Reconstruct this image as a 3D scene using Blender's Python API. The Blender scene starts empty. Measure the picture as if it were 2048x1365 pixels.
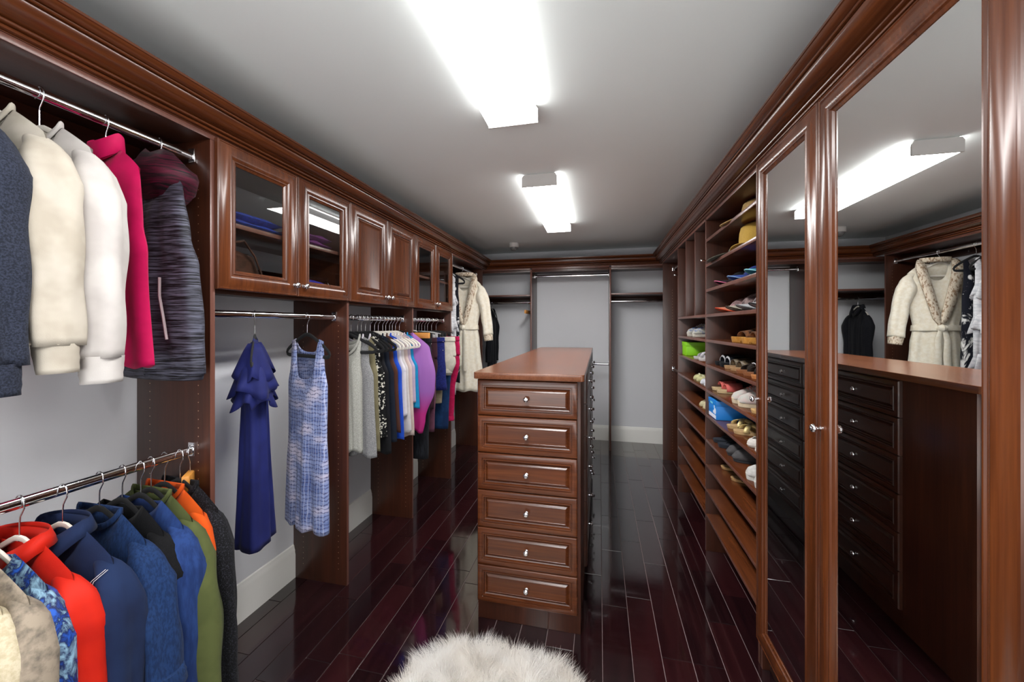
import bpy, bmesh, math, random
from mathutils import Vector, Matrix
import numpy as np
random.seed(7)
PI = math.pi
C = bpy.context.scene.collection
sc = bpy.context.scene

# ------------------------------------------------------------------ camera, world, exposure
cam_d = bpy.data.cameras.new('camera')
cam = bpy.data.objects.new('camera', cam_d); C.objects.link(cam)
cam_d.sensor_width = 36.0
cam_d.lens = 766.0 / 2048 * 36.0
cam_d.shift_y = -31.35 / 2048
cam_d.clip_start = 0.02
cam.location = (0, 0, 1.5)
cam.rotation_euler = (PI / 2, 0, 0.2241)
sc.camera = cam
w = bpy.data.worlds.new('world'); sc.world = w; w.use_nodes = True
w.node_tree.nodes['Background'].inputs[0].default_value = (0.75, 0.8, 0.85, 1)
w.node_tree.nodes['Background'].inputs[1].default_value = 0.3
sc.view_settings.view_transform = 'Standard'
sc.view_settings.look = 'None'
sc.view_settings.gamma = 1
sc.view_settings.use_curve_mapping = False
sc.view_settings.exposure = 0.62
LAMP = 33.0            # radiance of the fluorescent diffusers

# room measures (metres)
XWL, XL = -1.778, -1.415          # left wall, front edge of the left closet panels
XR, XWR = 0.692, 1.060            # front edge of right closet panels, right wall
YB, YN = 5.148, -1.60             # back wall, wall behind the camera
ZC = 2.495
TOPZ = 2.215                      # top of the closet system

# added soft fill light behind the viewer, no such source seen
ld = bpy.data.lights.new('fill_light', 'AREA'); ld.shape = 'RECTANGLE'; ld.size = 2.2; ld.size_y = 1.6; ld.energy = 40; ld.color = (1, .985, .96)
lo_ = bpy.data.objects.new('fill_light', ld); C.objects.link(lo_); lo_.location = (-.35, -1.45, 1.1); lo_.rotation_euler = (math.radians(90 + 48), 0, 0)

# more fill behind the viewer: an added, unseen third fixture
# (built with the other fixtures below)

# ------------------------------------------------------------------ materials
MATS = {}
def new_mat(name):
    m = bpy.data.materials.new(name); m.use_nodes = True
    return m, m.node_tree, m.node_tree.nodes['Principled BSDF']
def setp(b, **k):
    names = dict(color='Base Color', rough='Roughness', metal='Metallic', spec='Specular IOR Level',
                 sheen='Sheen Weight', coat='Coat Weight', coatr='Coat Roughness', trans='Transmission Weight', ior='IOR', alpha='Alpha',
                 emit='Emission Color', es='Emission Strength')
    for a, v in k.items():
        if a in ('color', 'emit') and len(v) == 3: v = (*v, 1)
        b.inputs[names[a]].default_value = v
def srgb(r, g, b):
    f = lambda c: ((c / 255 + .055) / 1.055) ** 2.4 if c > 10 else c / 255 / 12.92
    return (f(r), f(g), f(b))
def plain(name, color, rough=.5, **k):
    if name in MATS: return MATS[name]
    m, t, b = new_mat(name); setp(b, color=color, rough=rough, **k); MATS[name] = m; return m
def coords(t, scale=(1, 1, 1), rot=(0, 0, 0), rnd=False):
    tc = t.nodes.new('ShaderNodeTexCoord'); mp = t.nodes.new('ShaderNodeMapping')
    mp.inputs['Scale'].default_value = scale; mp.inputs['Rotation'].default_value = rot
    t.links.new(tc.outputs['Object'], mp.inputs['Vector'])
    if rnd:
        oi = t.nodes.new('ShaderNodeObjectInfo'); mu = t.nodes.new('ShaderNodeMath'); mu.operation = 'MULTIPLY'; mu.inputs[1].default_value = 37
        t.links.new(oi.outputs['Random'], mu.inputs[0])
        va = t.nodes.new('ShaderNodeVectorMath'); va.operation = 'ADD'
        t.links.new(mp.outputs[0], va.inputs[0]); t.links.new(mu.outputs[0], va.inputs[1]); return va.outputs[0]
    return mp.outputs[0]
def noise(t, vec, scale, detail=4, rough=.55, dist=0):
    n = t.nodes.new('ShaderNodeTexNoise'); n.inputs['Scale'].default_value = scale
    n.inputs['Detail'].default_value = detail; n.inputs['Roughness'].default_value = rough; n.inputs['Distortion'].default_value = dist
    t.links.new(vec, n.inputs['Vector']); return n.outputs['Fac']
def ramp(t, fac, stops, interp='LINEAR'):
    r = t.nodes.new('ShaderNodeValToRGB'); r.color_ramp.interpolation = interp
    e = r.color_ramp.elements
    while len(e) < len(stops): e.new(.5)
    for i, (p, c) in enumerate(stops): e[i].position = p; e[i].color = (*c, 1)
    t.links.new(fac, r.inputs[0]); return r.outputs[0]
def mixc(t, fac, a, b, mode='MIX'):
    m = t.nodes.new('ShaderNodeMix'); m.data_type = 'RGBA'; m.blend_type = mode
    for s, v in ((0, fac), (6, a), (7, b)):
        if isinstance(v, (int, float)): m.inputs[s].default_value = v
        elif isinstance(v, tuple): m.inputs[s].default_value = (*v, 1)
        else: t.links.new(v, m.inputs[s])
    return m.outputs[2]
def bump(t, b, h, strength=.2, dist=.002):
    n = t.nodes.new('ShaderNodeBump'); n.inputs['Strength'].default_value = strength; n.inputs['Distance'].default_value = dist
    t.links.new(h, n.inputs['Height']); t.links.new(n.outputs[0], b.inputs['Normal'])
def wood(axis, tone='cherry', rough=.25):
    key = 'wood_%s_%s' % (tone, axis)
    if key in MATS: return MATS[key]
    m, t, b = new_mat(key)
    s = [16, 16, 16]; s['xyz'.index(axis)] = 1.1
    v = coords(t, tuple(s), rnd=True)
    n1 = noise(t, v, 1.0, 4, .6, .6)
    s2 = [120, 120, 120]; s2['xyz'.index(axis)] = 3
    v2 = coords(t, tuple(s2), rnd=True); n2 = noise(t, v2, 1.0, 3, .6)
    v3 = coords(t, (3, 3, 3), rnd=True); n3 = noise(t, v3, 1.0, 2, .5)
    if tone == 'cherry': lo, mid, hi = srgb(50, 22, 10), srgb(88, 44, 21), srgb(120, 66, 33)
    elif tone == 'panel': lo, mid, hi = srgb(42, 20, 12), srgb(66, 33, 20), srgb(90, 47, 30)
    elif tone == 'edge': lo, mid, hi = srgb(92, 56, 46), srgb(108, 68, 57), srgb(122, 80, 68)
    else: lo, mid, hi = srgb(84, 48, 30), srgb(118, 70, 46), srgb(146, 94, 66)
    lo, mid, hi = tuple(x * .66 for x in lo), tuple(x * .84 for x in mid), tuple(x * 1.0 for x in hi)
    c = ramp(t, n1, [(.3, lo), (.5, mid), (.72, hi)])
    c = mixc(t, .35, c, ramp(t, n2, [(.35, lo), (.65, hi)]))
    c = mixc(t, .5, c, ramp(t, n3, [(.3, tuple(x * .75 for x in mid)), (.7, tuple(min(1, x * 1.2) for x in mid))]))
    t.links.new(c, b.inputs['Base Color'])
    setp(b, rough=rough, spec=.5, coat=.1, coatr=.2)
    bump(t, b, n2, .008, .0004)
    MATS[key] = m; return m
W = {a: wood(a) for a in 'xyz'}
P = {a: wood(a, 'panel', .34) for a in 'xyz'}
EDGE = wood('z', 'edge', .3)  # paler edge tone with the caught light put into the colour
TOPM = wood('y', 'top', .22)
def wall_mat(name, col, bs=.08, rough=.75):
    m, t, b = new_mat(name); v = coords(t, (1, 1, 1))
    n = noise(t, v, 140, 3); n2 = noise(t, v, 1.5, 2)
    t.links.new(mixc(t, .06, col, ramp(t, n2, [(.3, tuple(x * .8 for x in col)), (.7, col)])), b.inputs['Base Color'])
    setp(b, rough=rough, spec=.3); bump(t, b, n, bs, .001); MATS[name] = m; return m
WALL = wall_mat('wall_paint', srgb(214, 215, 219))
CEIL = wall_mat('ceiling_paint', srgb(236, 242, 241), .12, .7)
TRIM = plain('trim_paint', srgb(232, 231, 226), .35)
CHROME = plain('chrome', (.82, .82, .84), .08, metal=1)
MIRROR = plain('mirror_silver', (.9, .915, .91), .0, metal=1)
STEEL = plain('hook_steel', (.7, .7, .72), .18, metal=1)
BLACKV = plain('black_velvet', (.004, .004, .005), .9, sheen=.02)
WHITEP = plain('white_plastic', srgb(222, 216, 206), .4)
GREYP = plain('clear_plastic', srgb(190, 190, 190), .2)
LAMPW = plain('lamp_white', srgb(205, 203, 200), .5)
PINE = plain('pale_wood', srgb(205, 140, 62), .45)
def glass_mat():
    m = bpy.data.materials.new('door_glass'); m.use_nodes = True; t = m.node_tree
    t.nodes.clear(); o = t.nodes.new('ShaderNodeOutputMaterial'); mx = t.nodes.new('ShaderNodeMixShader')
    fr = t.nodes.new('ShaderNodeFresnel'); fr.inputs[0].default_value = 1.75
    tr = t.nodes.new('ShaderNodeBsdfTransparent'); tr.inputs[0].default_value = (.92, .94, .93, 1)
    gl = t.nodes.new('ShaderNodeBsdfGlossy'); gl.inputs['Roughness'].default_value = .0; gl.inputs[0].default_value = (.95, .95, .95, 1)
    gm = t.nodes.new('ShaderNodeNewGeometry'); mm = t.nodes.new('ShaderNodeMath'); mm.operation = 'SUBTRACT'; mm.use_clamp = True; t.links.new(fr.outputs[0], mm.inputs[0]); t.links.new(gm.outputs['Backfacing'], mm.inputs[1]); t.links.new(mm.outputs[0], mx.inputs[0]); t.links.new(tr.outputs[0], mx.inputs[1]); t.links.new(gl.outputs[0], mx.inputs[2])
    t.links.new(mx.outputs[0], o.inputs[0]); return m
GLASS = glass_mat()
def plank_mat():
    m, t, b = new_mat('floor_plank')
    oi = t.nodes.new('ShaderNodeObjectInfo')
    c = ramp(t, oi.outputs['Random'], [(0, srgb(20, 9, 12)), (.5, srgb(32, 11, 15)), (1, srgb(48, 18, 21))])
    v = coords(t, (30, 2, 30), rnd=True); n = noise(t, v, 1, 5, .6)
    c = mixc(t, .45, c, ramp(t, n, [(.35, srgb(16, 8, 11)), (.7, srgb(46, 20, 22))]))
    t.links.new(c, b.inputs['Base Color'])
    v2 = coords(t, (3, 3, 3)); n2 = noise(t, v2, 2.5, 5, .7, 1.5)
    r = t.nodes.new('ShaderNodeMapRange'); r.inputs[1].default_value = .35; r.inputs[2].default_value = .75; r.inputs[3].default_value = .07; r.inputs[4].default_value = .2
    t.links.new(n2, r.inputs[0]); t.links.new(r.outputs[0], b.inputs['Roughness'])
    setp(b, spec=.6, coat=.8, coatr=.05)
    nb = noise(t, coords(t, (1.2, .5, 1)), 5, 2); bump(t, b, nb, .12, .004)
    return m
PLANK = plank_mat()
def cloth(name, c1, c2=None, scale=60, stretch=(1, 1, 1), rough=.85, bs=.3, sheen=.03, lo=.4, hi=.6, detail=3, c3=None, dist=0, weave=700):
    if name in MATS: return MATS[name]
    m, t, b = new_mat(name)
    v = coords(t, stretch)
    if c2 is None: c2 = tuple(x * .82 for x in c1)
    c1, c2 = tuple(x * .74 for x in c1), tuple(x * .74 for x in c2)
    if c3: c3 = tuple(x * .74 for x in c3)
    n = noise(t, v, scale, detail, .6, dist)
    stops = [(lo, c1), (hi, c2)]
    if c3: stops = [(lo, c1), ((lo + hi) / 2, c2), (hi, c3)]
    t.links.new(ramp(t, n, stops), b.inputs['Base Color'])
    setp(b, rough=rough, spec=.2, sheen=sheen)
    nn = noise(t, coords(t), weave, 2); bump(t, b, nn, bs, .0008)
    MATS[name] = m; return m

# ------------------------------------------------------------------ mesh helpers
def bm_new(): return bmesh.new()
def box(bm, x0, x1, y0, y1, z0, z1, bev=0):
    t = bmesh.new() if bev else bm
    vs = [t.verts.new((x, y, z)) for x in (x0, x1) for y in (y0, y1) for z in (z0, z1)]
    for f in ((0, 1, 3, 2), (4, 6, 7, 5), (0, 4, 5, 1), (2, 3, 7, 6), (0, 2, 6, 4), (1, 5, 7, 3)):
        t.faces.new([vs[i] for i in f])
    if bev:
        bmesh.ops.recalc_face_normals(t, faces=t.faces)
        bmesh.ops.bevel(t, geom=t.edges[:], offset=bev, segments=2, profile=.5, affect='EDGES')
        me = bpy.data.meshes.new('tmp'); t.to_mesh(me); t.free(); bm.from_mesh(me); bpy.data.meshes.remove(me)
def ring(bm, pts): return [bm.verts.new(p) for p in pts]
def bridge(bm, a, b, close=True):
    n = len(a)
    for i in range(n if close else n - 1):
        j = (i + 1) % n
        try: bm.faces.new((a[i], a[j], b[j], b[i]))
        except ValueError: pass
def cap(bm, r):
    try: bm.faces.new(r)
    except ValueError: pass
def tube(bm, pts, r, n=8, r2=None, closed=False, caps=True):
    pts = [Vector(p) for p in pts]; rings = []
    N = len(pts)
    up = None
    for i, p in enumerate(pts):
        a = pts[(i - 1) % N] if (closed or i > 0) else p
        b = pts[(i + 1) % N] if (closed or i < N - 1) else p
        d = (b - a).normalized()
        if up is None:
            up = Vector((0, 0, 1)) if abs(d.z) < .9 else Vector((0, 1, 0))
        s = d.cross(up).normalized(); u = s.cross(d).normalized(); up = u
        ra = r[i] if isinstance(r, (list, tuple)) else r
        rb = (r2[i] if isinstance(r2, (list, tuple)) else r2) if r2 is not None else ra
        rings.append(ring(bm, [p + s * math.cos(2 * PI * k / n) * ra + u * math.sin(2 * PI * k / n) * rb for k in range(n)]))
    for i in range(N - 1): bridge(bm, rings[i], rings[i + 1])
    if closed: bridge(bm, rings[-1], rings[0])
    elif caps: cap(bm, rings[0][::-1]); cap(bm, rings[-1])
    return rings
def lathe(bm, prof, c=(0, 0, 0), axis='z', n=16, sx=1, sy=1):
    rings = []
    for r, h in prof:
        pts = []
        for k in range(n):
            a = 2 * PI * k / n; u, v = math.cos(a) * r * sx, math.sin(a) * r * sy
            q = {'z': (u, v, h), 'x': (h, u, v), 'y': (u, h, v)}[axis]
            pts.append((c[0] + q[0], c[1] + q[1], c[2] + q[2]))
        rings.append(ring(bm, pts))
    for i in range(len(rings) - 1): bridge(bm, rings[i], rings[i + 1])
    cap(bm, rings[0][::-1]); cap(bm, rings[-1])
def finish(bm, name, mat, parent=None, smooth=True, off=(0, 0, 0), sharp=35):
    bmesh.ops.recalc_face_normals(bm, faces=bm.faces)
    if any(off): bmesh.ops.translate(bm, verts=bm.verts, vec=Vector(off) * -1)
    me = bpy.data.meshes.new(name); bm.to_mesh(me); bm.free()
    if smooth:
        me.polygons.foreach_set('use_smooth', [True] * len(me.polygons))
        try: me.set_sharp_from_angle(angle=math.radians(sharp))
        except Exception: pass
    me.materials.append(mat)
    o = bpy.data.objects.new(name, me); C.objects.link(o)
    if parent: o.parent = parent
    return o
def tag(o, label, cat, group=None, kind=None):
    if label: o['label'] = label
    if cat: o['category'] = cat
    if group: o['group'] = group
    if kind: o['kind'] = kind
    return o
class Thing:
    """An Empty at the thing's base; parts are given in world (or local) coordinates."""
    def __init__(s, name, label, cat, loc=(0, 0, 0), rot=0, group=None, kind=None, local=False):
        s.o = bpy.data.objects.new(name, None); C.objects.link(s.o); s.o.empty_display_size = .05
        s.o.location = loc; s.o.rotation_euler = (0, 0, rot)
        s.off = (0, 0, 0) if local else tuple(loc)
        tag(s.o, label, cat, group, kind)
    def part(s, name, bm, mat, parent=None, smooth=True, sharp=35, label=None, kind=None):
        o = finish(bm, name, mat, parent or s.o, smooth, s.off, sharp)
        if label: o['label'] = label
        if kind: o['kind'] = kind
        return o
    def box(s, name, mat, *a, parent=None, bev=.0012, **k):
        bm = bm_new(); box(bm, *a, bev=bev); o = s.part(name, bm, mat, parent, **k)
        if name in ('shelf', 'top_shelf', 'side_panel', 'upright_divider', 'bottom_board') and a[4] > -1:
            ax = 1 if s.o.location.y > 4.8 else 0          # edge banding facing the room, reflected light painted into its paler tone
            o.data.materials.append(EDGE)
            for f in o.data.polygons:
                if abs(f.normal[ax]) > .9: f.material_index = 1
        return o
def copy_tree(o, parent=None):
    c = o.copy(); C.objects.link(c); c.parent = parent
    for ch in o.children: copy_tree(ch, c)
    return c
def struct(name, bm, mat, smooth=False):
    o = finish(bm, name, mat, None, smooth); o['kind'] = 'structure'; return o

# profiled rectangle (drawer front, door, frame): loops of (inset, depth) from the back edge to the centre
def panel_mesh(bm, org, u, v, n, w, h, loops, centre=True, back=True):
    org, u, v, n = Vector(org), Vector(u), Vector(v), Vector(n)
    rs = []
    for ins, d in loops:
        rs.append(ring(bm, [org + u * a + v * b + n * d for a, b in ((ins, ins), (w - ins, ins), (w - ins, h - ins), (ins, h - ins))]))
    for i in range(len(rs) - 1): bridge(bm, rs[i], rs[i + 1])
    if centre: cap(bm, rs[-1])
    if back:
        if centre: cap(bm, rs[0][::-1])
        else: bridge(bm, rs[-1], rs[0])
DR_LOOPS = [(0, 0), (0, .013), (.003, .018), (.006, .0195), (.024, .0195), (.026, .0155), (.0285, .0155), (.0305, .0205), (.0345, .0205), (.0365, .0095), (.0415, .0075), (.0430, .0095), (.0560, .0175), (.0575, .0165)]
DOOR_LOOPS = [(0, 0), (0, .014), (.003, .0175), (.007, .0185), (.009, .0165), (.013, .0170), (.022, .0215), (.034, .0235), (.046, .0225), (.056, .0185), (.060, .0165), (.063, .0195), (.067, .0190), (.070, .0100), (.076, .0080), (.078, .0100), (.096, .0175), (.098, .0165)]
FRAME_LOOPS = [(0, 0), (0, .014), (.003, .0175), (.007, .0185), (.009, .0165), (.013, .0170), (.022, .0215), (.034, .0235), (.046, .0225), (.056, .0185), (.060, .0165), (.063, .0195), (.067, .0190), (.070, .0140), (.074, .0120), (.078, .010), (.078, .004)]
def knob(bm, base, d):
    base, d = Vector(base), Vector(d).normalized()
    prof = [(.0001, 0), (.0085, 0), (.0085, .002), (.0045, .004), (.004, .012), (.006, .014), (.0115, .017), (.0135, .021), (.0125, .025), (.009, .028), (.006, .0285), (.005, .030), (.0001, .0305)]
    q = Vector((0, 0, 1)).rotation_difference(d); n = 14; rs = []
    for r, hh in prof:
        rs.append(ring(bm, [base + q @ Vector((math.cos(2 * PI * k / n) * r, math.sin(2 * PI * k / n) * r, hh)) for k in range(n)]))
    for i in range(len(rs) - 1): bridge(bm, rs[i], rs[i + 1])
    cap(bm, rs[0][::-1]); cap(bm, rs[-1])

# ------------------------------------------------------------------ room shell
T = .08
bm = bm_new(); box(bm, XWL - T, XWL, YN - T, YB + T, 0, ZC); struct('wall_left', bm, WALL)
bm = bm_new(); box(bm, XWR, XWR + T, YN - T, YB + T, 0, ZC); struct('wall_right', bm, WALL)
bm = bm_new(); box(bm, XWL, XWR, YB, YB + T, 0, ZC); struct('wall_back', bm, WALL)
bm = bm_new(); box(bm, XWL, XWR, YN - T, YN, 0, ZC); struct('wall_front', bm, WALL)
bm = bm_new(); box(bm, XWL - T, XWR + T, YN - T, YB + T, ZC, ZC + .06); struct('ceiling', bm, CEIL)
bm = bm_new(); box(bm, XWL - T, XWR + T, YN - T, YB + T, -.06, -.004)
floor = struct('floor', bm, plain('floor_seam', srgb(136, 120, 120), .5))
PW = .1305; X0 = -1.291 - PW * 4
fixed = {-1: [1.85, 2.484], 1: [1.532, 2.013, 2.493, 3.13], 2: [2.205], 0: [2.907], 3: [1.842], -3: [2.454], 14: [2.535, 3.337], 13: [2.851], 12: [2.542]}
cache = {}
rnd = random.Random(3)
for r in range(-4, 18):
    xa = max(-1.291 + PW * r, XWL + .001); xb = min(-1.291 + PW * (r + 1), XWR - .001)
    if xb - xa < .02: continue
    ys = [YN + .002]; fx = fixed.get(r, []); y = YN + rnd.uniform(.2, .6)
    cuts = list(fx)
    while y < YB - .25:
        if all(abs(y - q) > .33 for q in cuts): cuts.append(y)
        y += rnd.uniform(.42, .85)
    cuts = sorted(cuts); ys += cuts + [YB - .002]
    for a, b in zip(ys[:-1], ys[1:]):
        L = round(b - a - .003, 3); wd = round(xb - xa - .0028, 4); key = (L, wd)
        if key not in cache:
            bm = bm_new(); box(bm, 0, wd, 0, L, -.02, 0, bev=.0008); bmesh.ops.recalc_face_normals(bm, faces=bm.faces)
            me = bpy.data.meshes.new('plank'); bm.to_mesh(me); bm.free(); me.materials.append(PLANK); cache[key] = me
        o = bpy.data.objects.new('plank', cache[key]); C.objects.link(o); o.parent = floor
        o.location = (xa + .0014, a + .0015, 0)
def baseboard(name, pts, nrm):      # profile swept along a straight run
    prof = [(0, 0), (.016, 0), (.016, .135), (.013, .150), (.013, .162), (.010, .170), (.006, .190), (0, .195)]
    bm = bm_new(); rs = []
    for p in pts: rs.append(ring(bm, [(p[0] + nrm[0] * a, p[1] + nrm[1] * a, b) for a, b in prof]))
    bridge(bm, rs[0], rs[1], close=True); cap(bm, rs[0]); cap(bm, rs[1][::-1])
    struct(name, bm, TRIM, True)
baseboard('baseboard_left', [(XWL, YN, 0), (XWL, YB, 0)], (1, 0))
baseboard('baseboard_back', [(XWL + .016, YB, 0), (XWR - .016, YB, 0)], (0, -1))
baseboard('baseboard_right', [(XWR, YN, 0), (XWR, YB, 0)], (-1, 0))

# crown moulding: (out, z) from the face of the closet system
def arc(cx, cz, r, a0, a1, n=5): return [(cx + r * math.cos(math.radians(a0 + (a1 - a0) * k / (n - 1))), cz + r * math.sin(math.radians(a0 + (a1 - a0) * k / (n - 1)))) for k in range(n)]
CROWN = [(-.02, 2.2155), (.003, 2.2155), (.003, 2.219)] + arc(.010, 2.2235, .0055, -90, 90) + [(.005, 2.230), (.016, 2.2315)] + arc(.018, 2.2365, .005, -80, 90) + \
        [(.012, 2.243), (.020, 2.2445)] + [(.024, 2.246), (.034, 2.2475), (.046, 2.2515), (.057, 2.258), (.065, 2.2665), (.069, 2.276), (.0695, 2.280)] + [(.066, 2.282), (.066, 2.285)] + arc(.074, 2.288, .0045, -100, 60) + \
        [(.072, 2.294), (.080, 2.295), (.088, 2.300), (.094, 2.3065), (.096, 2.310), (.100, 2.311), (.100, 2.3185), (-.02, 2.3185)]
def crown(name, stations, mat):
    bm = bm_new(); rs = []
    for (bx, by, ox, oy) in stations:
        rs.append(ring(bm, [(bx + ox * a, by + oy * a, z) for a, z in CROWN]))
    for i in range(len(rs) - 1): bridge(bm, rs[i], rs[i + 1])
    cap(bm, rs[0]); cap(bm, rs[-1][::-1])
    o = struct(name, bm, mat, True); return o
YF = 4.72                                  # front edge of the back-wall units
crown('trim_1', [(XL, YN + .3, 1, 0), (XL, YF, 1, -1)], W['y'])
crown('trim_2', [(XL, YF, 1, -1), (XR, YF, -1, -1)], W['x'])
crown('trim_3', [(XR, YF, -1, -1), (XR, YN + .3, -1, 0)], W['y'])

# ------------------------------------------------------------------ ceiling lights
def lens_mat():
    m, t, b = new_mat('light_diffuser')
    tc = t.nodes.new('ShaderNodeTexCoord'); sp = t.nodes.new('ShaderNodeSeparateXYZ'); t.links.new(tc.outputs['Object'], sp.inputs[0])
    ab = t.nodes.new('ShaderNodeMath'); ab.operation = 'ABSOLUTE'; t.links.new(sp.outputs[0], ab.inputs[0])
    r = ramp(t, ab.outputs[0], [(0, (.62,) * 3), (.05, (1, 1, 1)), (.085, (.9,) * 3), (.115, (.7,) * 3)], 'EASE')
    m2 = t.nodes.new('ShaderNodeMath'); m2.operation = 'MULTIPLY'; m2.inputs[1].default_value = LAMP
    nz = t.nodes.new('ShaderNodeNewGeometry'); s2 = t.nodes.new('ShaderNodeSeparateXYZ'); t.links.new(nz.outputs['Normal'], s2.inputs[0])
    a2 = t.nodes.new('ShaderNodeMath'); a2.operation = 'ABSOLUTE'; t.links.new(s2.outputs[0], a2.inputs[0])
    m3 = t.nodes.new('ShaderNodeMath'); m3.operation = 'MULTIPLY_ADD'; m3.inputs[1].default_value = -.67; t.links.new(a2.outputs[0], m3.inputs[0]); t.links.new(r, m3.inputs[2])
    t.links.new(m3.outputs[0], m2.inputs[0]); t.links.new(m2.outputs[0], b.inputs['Emission Strength'])
    setp(b, color=(.8, .8, .8), rough=.4, emit=(1, .985, .97)); return m
LENS = lens_mat()
def ceiling_light(label, xc, y0, y1):
    th = Thing('ceiling_light', label, 'ceiling light', (xc, (y0 + y1) / 2, ZC), group=None)
    ya, yb = y0 + .012, y1 - .012
    prof = [(-.095, ZC - .012), (-.112, ZC - .03), (-.1135, ZC - .078), (-.110, ZC - .080), (.110, ZC - .080), (.1135, ZC - .078), (.112, ZC - .03), (.095, ZC - .012)]
    bm = bm_new(); a = ring(bm, [(xc + x, ya, z) for x, z in prof]); b = ring(bm, [(xc + x, yb, z) for x, z in prof]); bridge(bm, a, b, close=False)
    th.part('diffuser', bm, LENS, smooth=False)
    th.box('housing', LAMPW, xc - .1, xc + .1, ya, yb, ZC - .0115, ZC - .0005, bev=0)
    for q0, q1 in ((y0, ya - .0005), (yb + .0005, y1)):
        cp = [(-.115, ZC - .084), (.115, ZC - .084), (.115, ZC - .022), (.104, ZC - .006), (-.104, ZC - .006), (-.115, ZC - .022)]
        bm = bm_new(); a = ring(bm, [(xc + x, q0, z) for x, z in cp]); b = ring(bm, [(xc + x, q1, z) for x, z in cp]); bridge(bm, a, b); cap(bm, a[::-1]); cap(bm, b)
        th.part('end_cap', bm, LAMPW, smooth=False)
ceiling_light('long white fluorescent ceiling light nearest the viewer, its front end beyond the frame', -.3835, .435, 1.712)
ceiling_light('white fluorescent ceiling light farther back, both ends in view above the dresser', -.3835, 2.478, 3.757)
ceiling_light('added white fluorescent ceiling light, unseen behind the viewer', -.3835, -1.35, -.08)  # unseen fixture added as fill behind the camera

# dome camera / detector
th = Thing('dome_camera', 'small white dome camera on the ceiling near the back wall', 'camera', (-1.008, 4.532, ZC))
bm = bm_new(); lathe(bm, [(.0001, -.0005), (.056, -.0005), (.058, -.006), (.058, -.045), (.054, -.052), (.0001, -.052)], th.off, n=24); th.part('housing', bm, LAMPW)
bm = bm_new(); lathe(bm, [(.047, -.0525)] + [(.047 * math.cos(a), -.0525 - .043 * math.sin(a)) for a in (.3, .6, .9, 1.2, 1.5)], th.off, n=24)
th.part('dome', bm, plain('smoky_dome', srgb(120, 120, 120), .15), label='grey translucent dome')

# ------------------------------------------------------------------ closet system, left wall
PT = .019
def holes(th, x, y, nrm, z0, z1, axis='y', step=.032, parent=None):
    bm = bm_new(); z = z0
    while z < z1:
        c = (x, y, z)
        if axis == 'y':
            pts = [(x + .0022 * math.cos(k * PI / 3), y + nrm * .0006, z + .0022 * math.sin(k * PI / 3)) for k in range(6)]
        else:
            pts = [(x + nrm * .0006, y + .0022 * math.cos(k * PI / 3), z + .0022 * math.sin(k * PI / 3)) for k in range(6)]
        cap(bm, ring(bm, pts)); z += step
    th.part('shelf_pin_hole', bm, plain('brass_pin', srgb(205, 180, 150), .3, metal=.6), smooth=False, kind='stuff')
def rod(th, p0, p1, axis):
    """oval chrome rod with an end bracket at each end"""
    bm = bm_new(); n = 16
    def rg(p):
        return ring(bm, [((p[0] + .010 * math.cos(2 * PI * k / n)) if axis == 'y' else p[0], (p[1] + .010 * math.cos(2 * PI * k / n)) if axis == 'x' else p[1], p[2] + .0155 * math.sin(2 * PI * k / n)) for k in range(n)])
    a, b = rg(p0), rg(p1); bridge(bm, a, b); cap(bm, a[::-1]); cap(bm, b)
    r = th.part('hanging_rod', bm, CHROME)
    for p, s in ((p0, 1), (p1, -1)):
        bm = bm_new(); d = .008 * s
        if axis == 'y': box(bm, p[0] - .014, p[0] + .014, min(p[1], p[1] + d), max(p[1], p[1] + d), p[2] - .022, p[2] + .030, bev=.002)
        else: box(bm, min(p[0], p[0] + d), max(p[0], p[0] + d), p[1] - .014, p[1] + .014, p[2] - .022, p[2] + .030, bev=.002)
        th.part('rod_bracket', bm, CHROME, parent=r)
RX = -1.495
def hanging_unit(label, ya, yb, rods, near=True, far=True, hole=True, ztop=TOPZ, cleat=True, inner_top=None):
    """ya/yb: centre lines of the two upright panels; panels not owned are left to the neighbour"""
    th = Thing('hanging_unit', label, 'closet unit', ((XWL + XL) / 2, (ya + yb) / 2, 0))
    if near: th.box('side_panel', P['z'], XWL + .002, XL, ya - PT / 2, ya + PT / 2, .0, TOPZ - .0195)
    if far: th.box('side_panel', P['z'], XWL + .002, XL, yb - PT / 2, yb + PT / 2, .0, TOPZ - .0195)
    e = .0005
    th.box('top_shelf', P['y'], XWL + .002, XL, ya - PT / 2 + (0 if near else PT + e), yb + PT / 2, TOPZ - .019, TOPZ, bev=.001)
    if cleat: th.box('back_rail', P['y'], XWL + .003, XWL + .019, ya + PT / 2 + e, yb - PT / 2 - e, TOPZ - .10, TOPZ - .0195, bev=.001)
    for z in rods: rod(th, (RX, ya + PT / 2 + e, z), (RX, yb - PT / 2 - e, z), 'y')
    if hole:
        holes(th, XL - .055, yb - PT / 2, -1, .09, 1.50 if not cleat else 2.06, 'y')
        holes(th, XWL + .07, yb - PT / 2, -1, .09, 1.50 if not cleat else 2.06, 'y')
    return th
D0, DW = 1.156, .3945
Dr = [D0 + DW * i for i in range(7)]       # door seams
PY = [Dr[0] - .004, Dr[2], Dr[4], Dr[6]]    # upright panel centre lines
hanging_unit('double hanging closet unit nearest on the left, two chrome rods full of tops', .16, PY[0], (2.135, 1.03))
hanging_unit('closet unit below the two glass doors holding the blue dress and the printed dress', PY[0], PY[1], (1.547,), near=False, cleat=False)
hanging_unit('closet unit below the two solid raised-panel doors, packed with sleeveless tops', PY[1], PY[2], (1.547,), near=False, cleat=False)
hanging_unit('closet unit below the two narrow far glass doors, hung with trousers', PY[2], PY[3], (1.547,), near=False, cleat=False)
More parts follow.
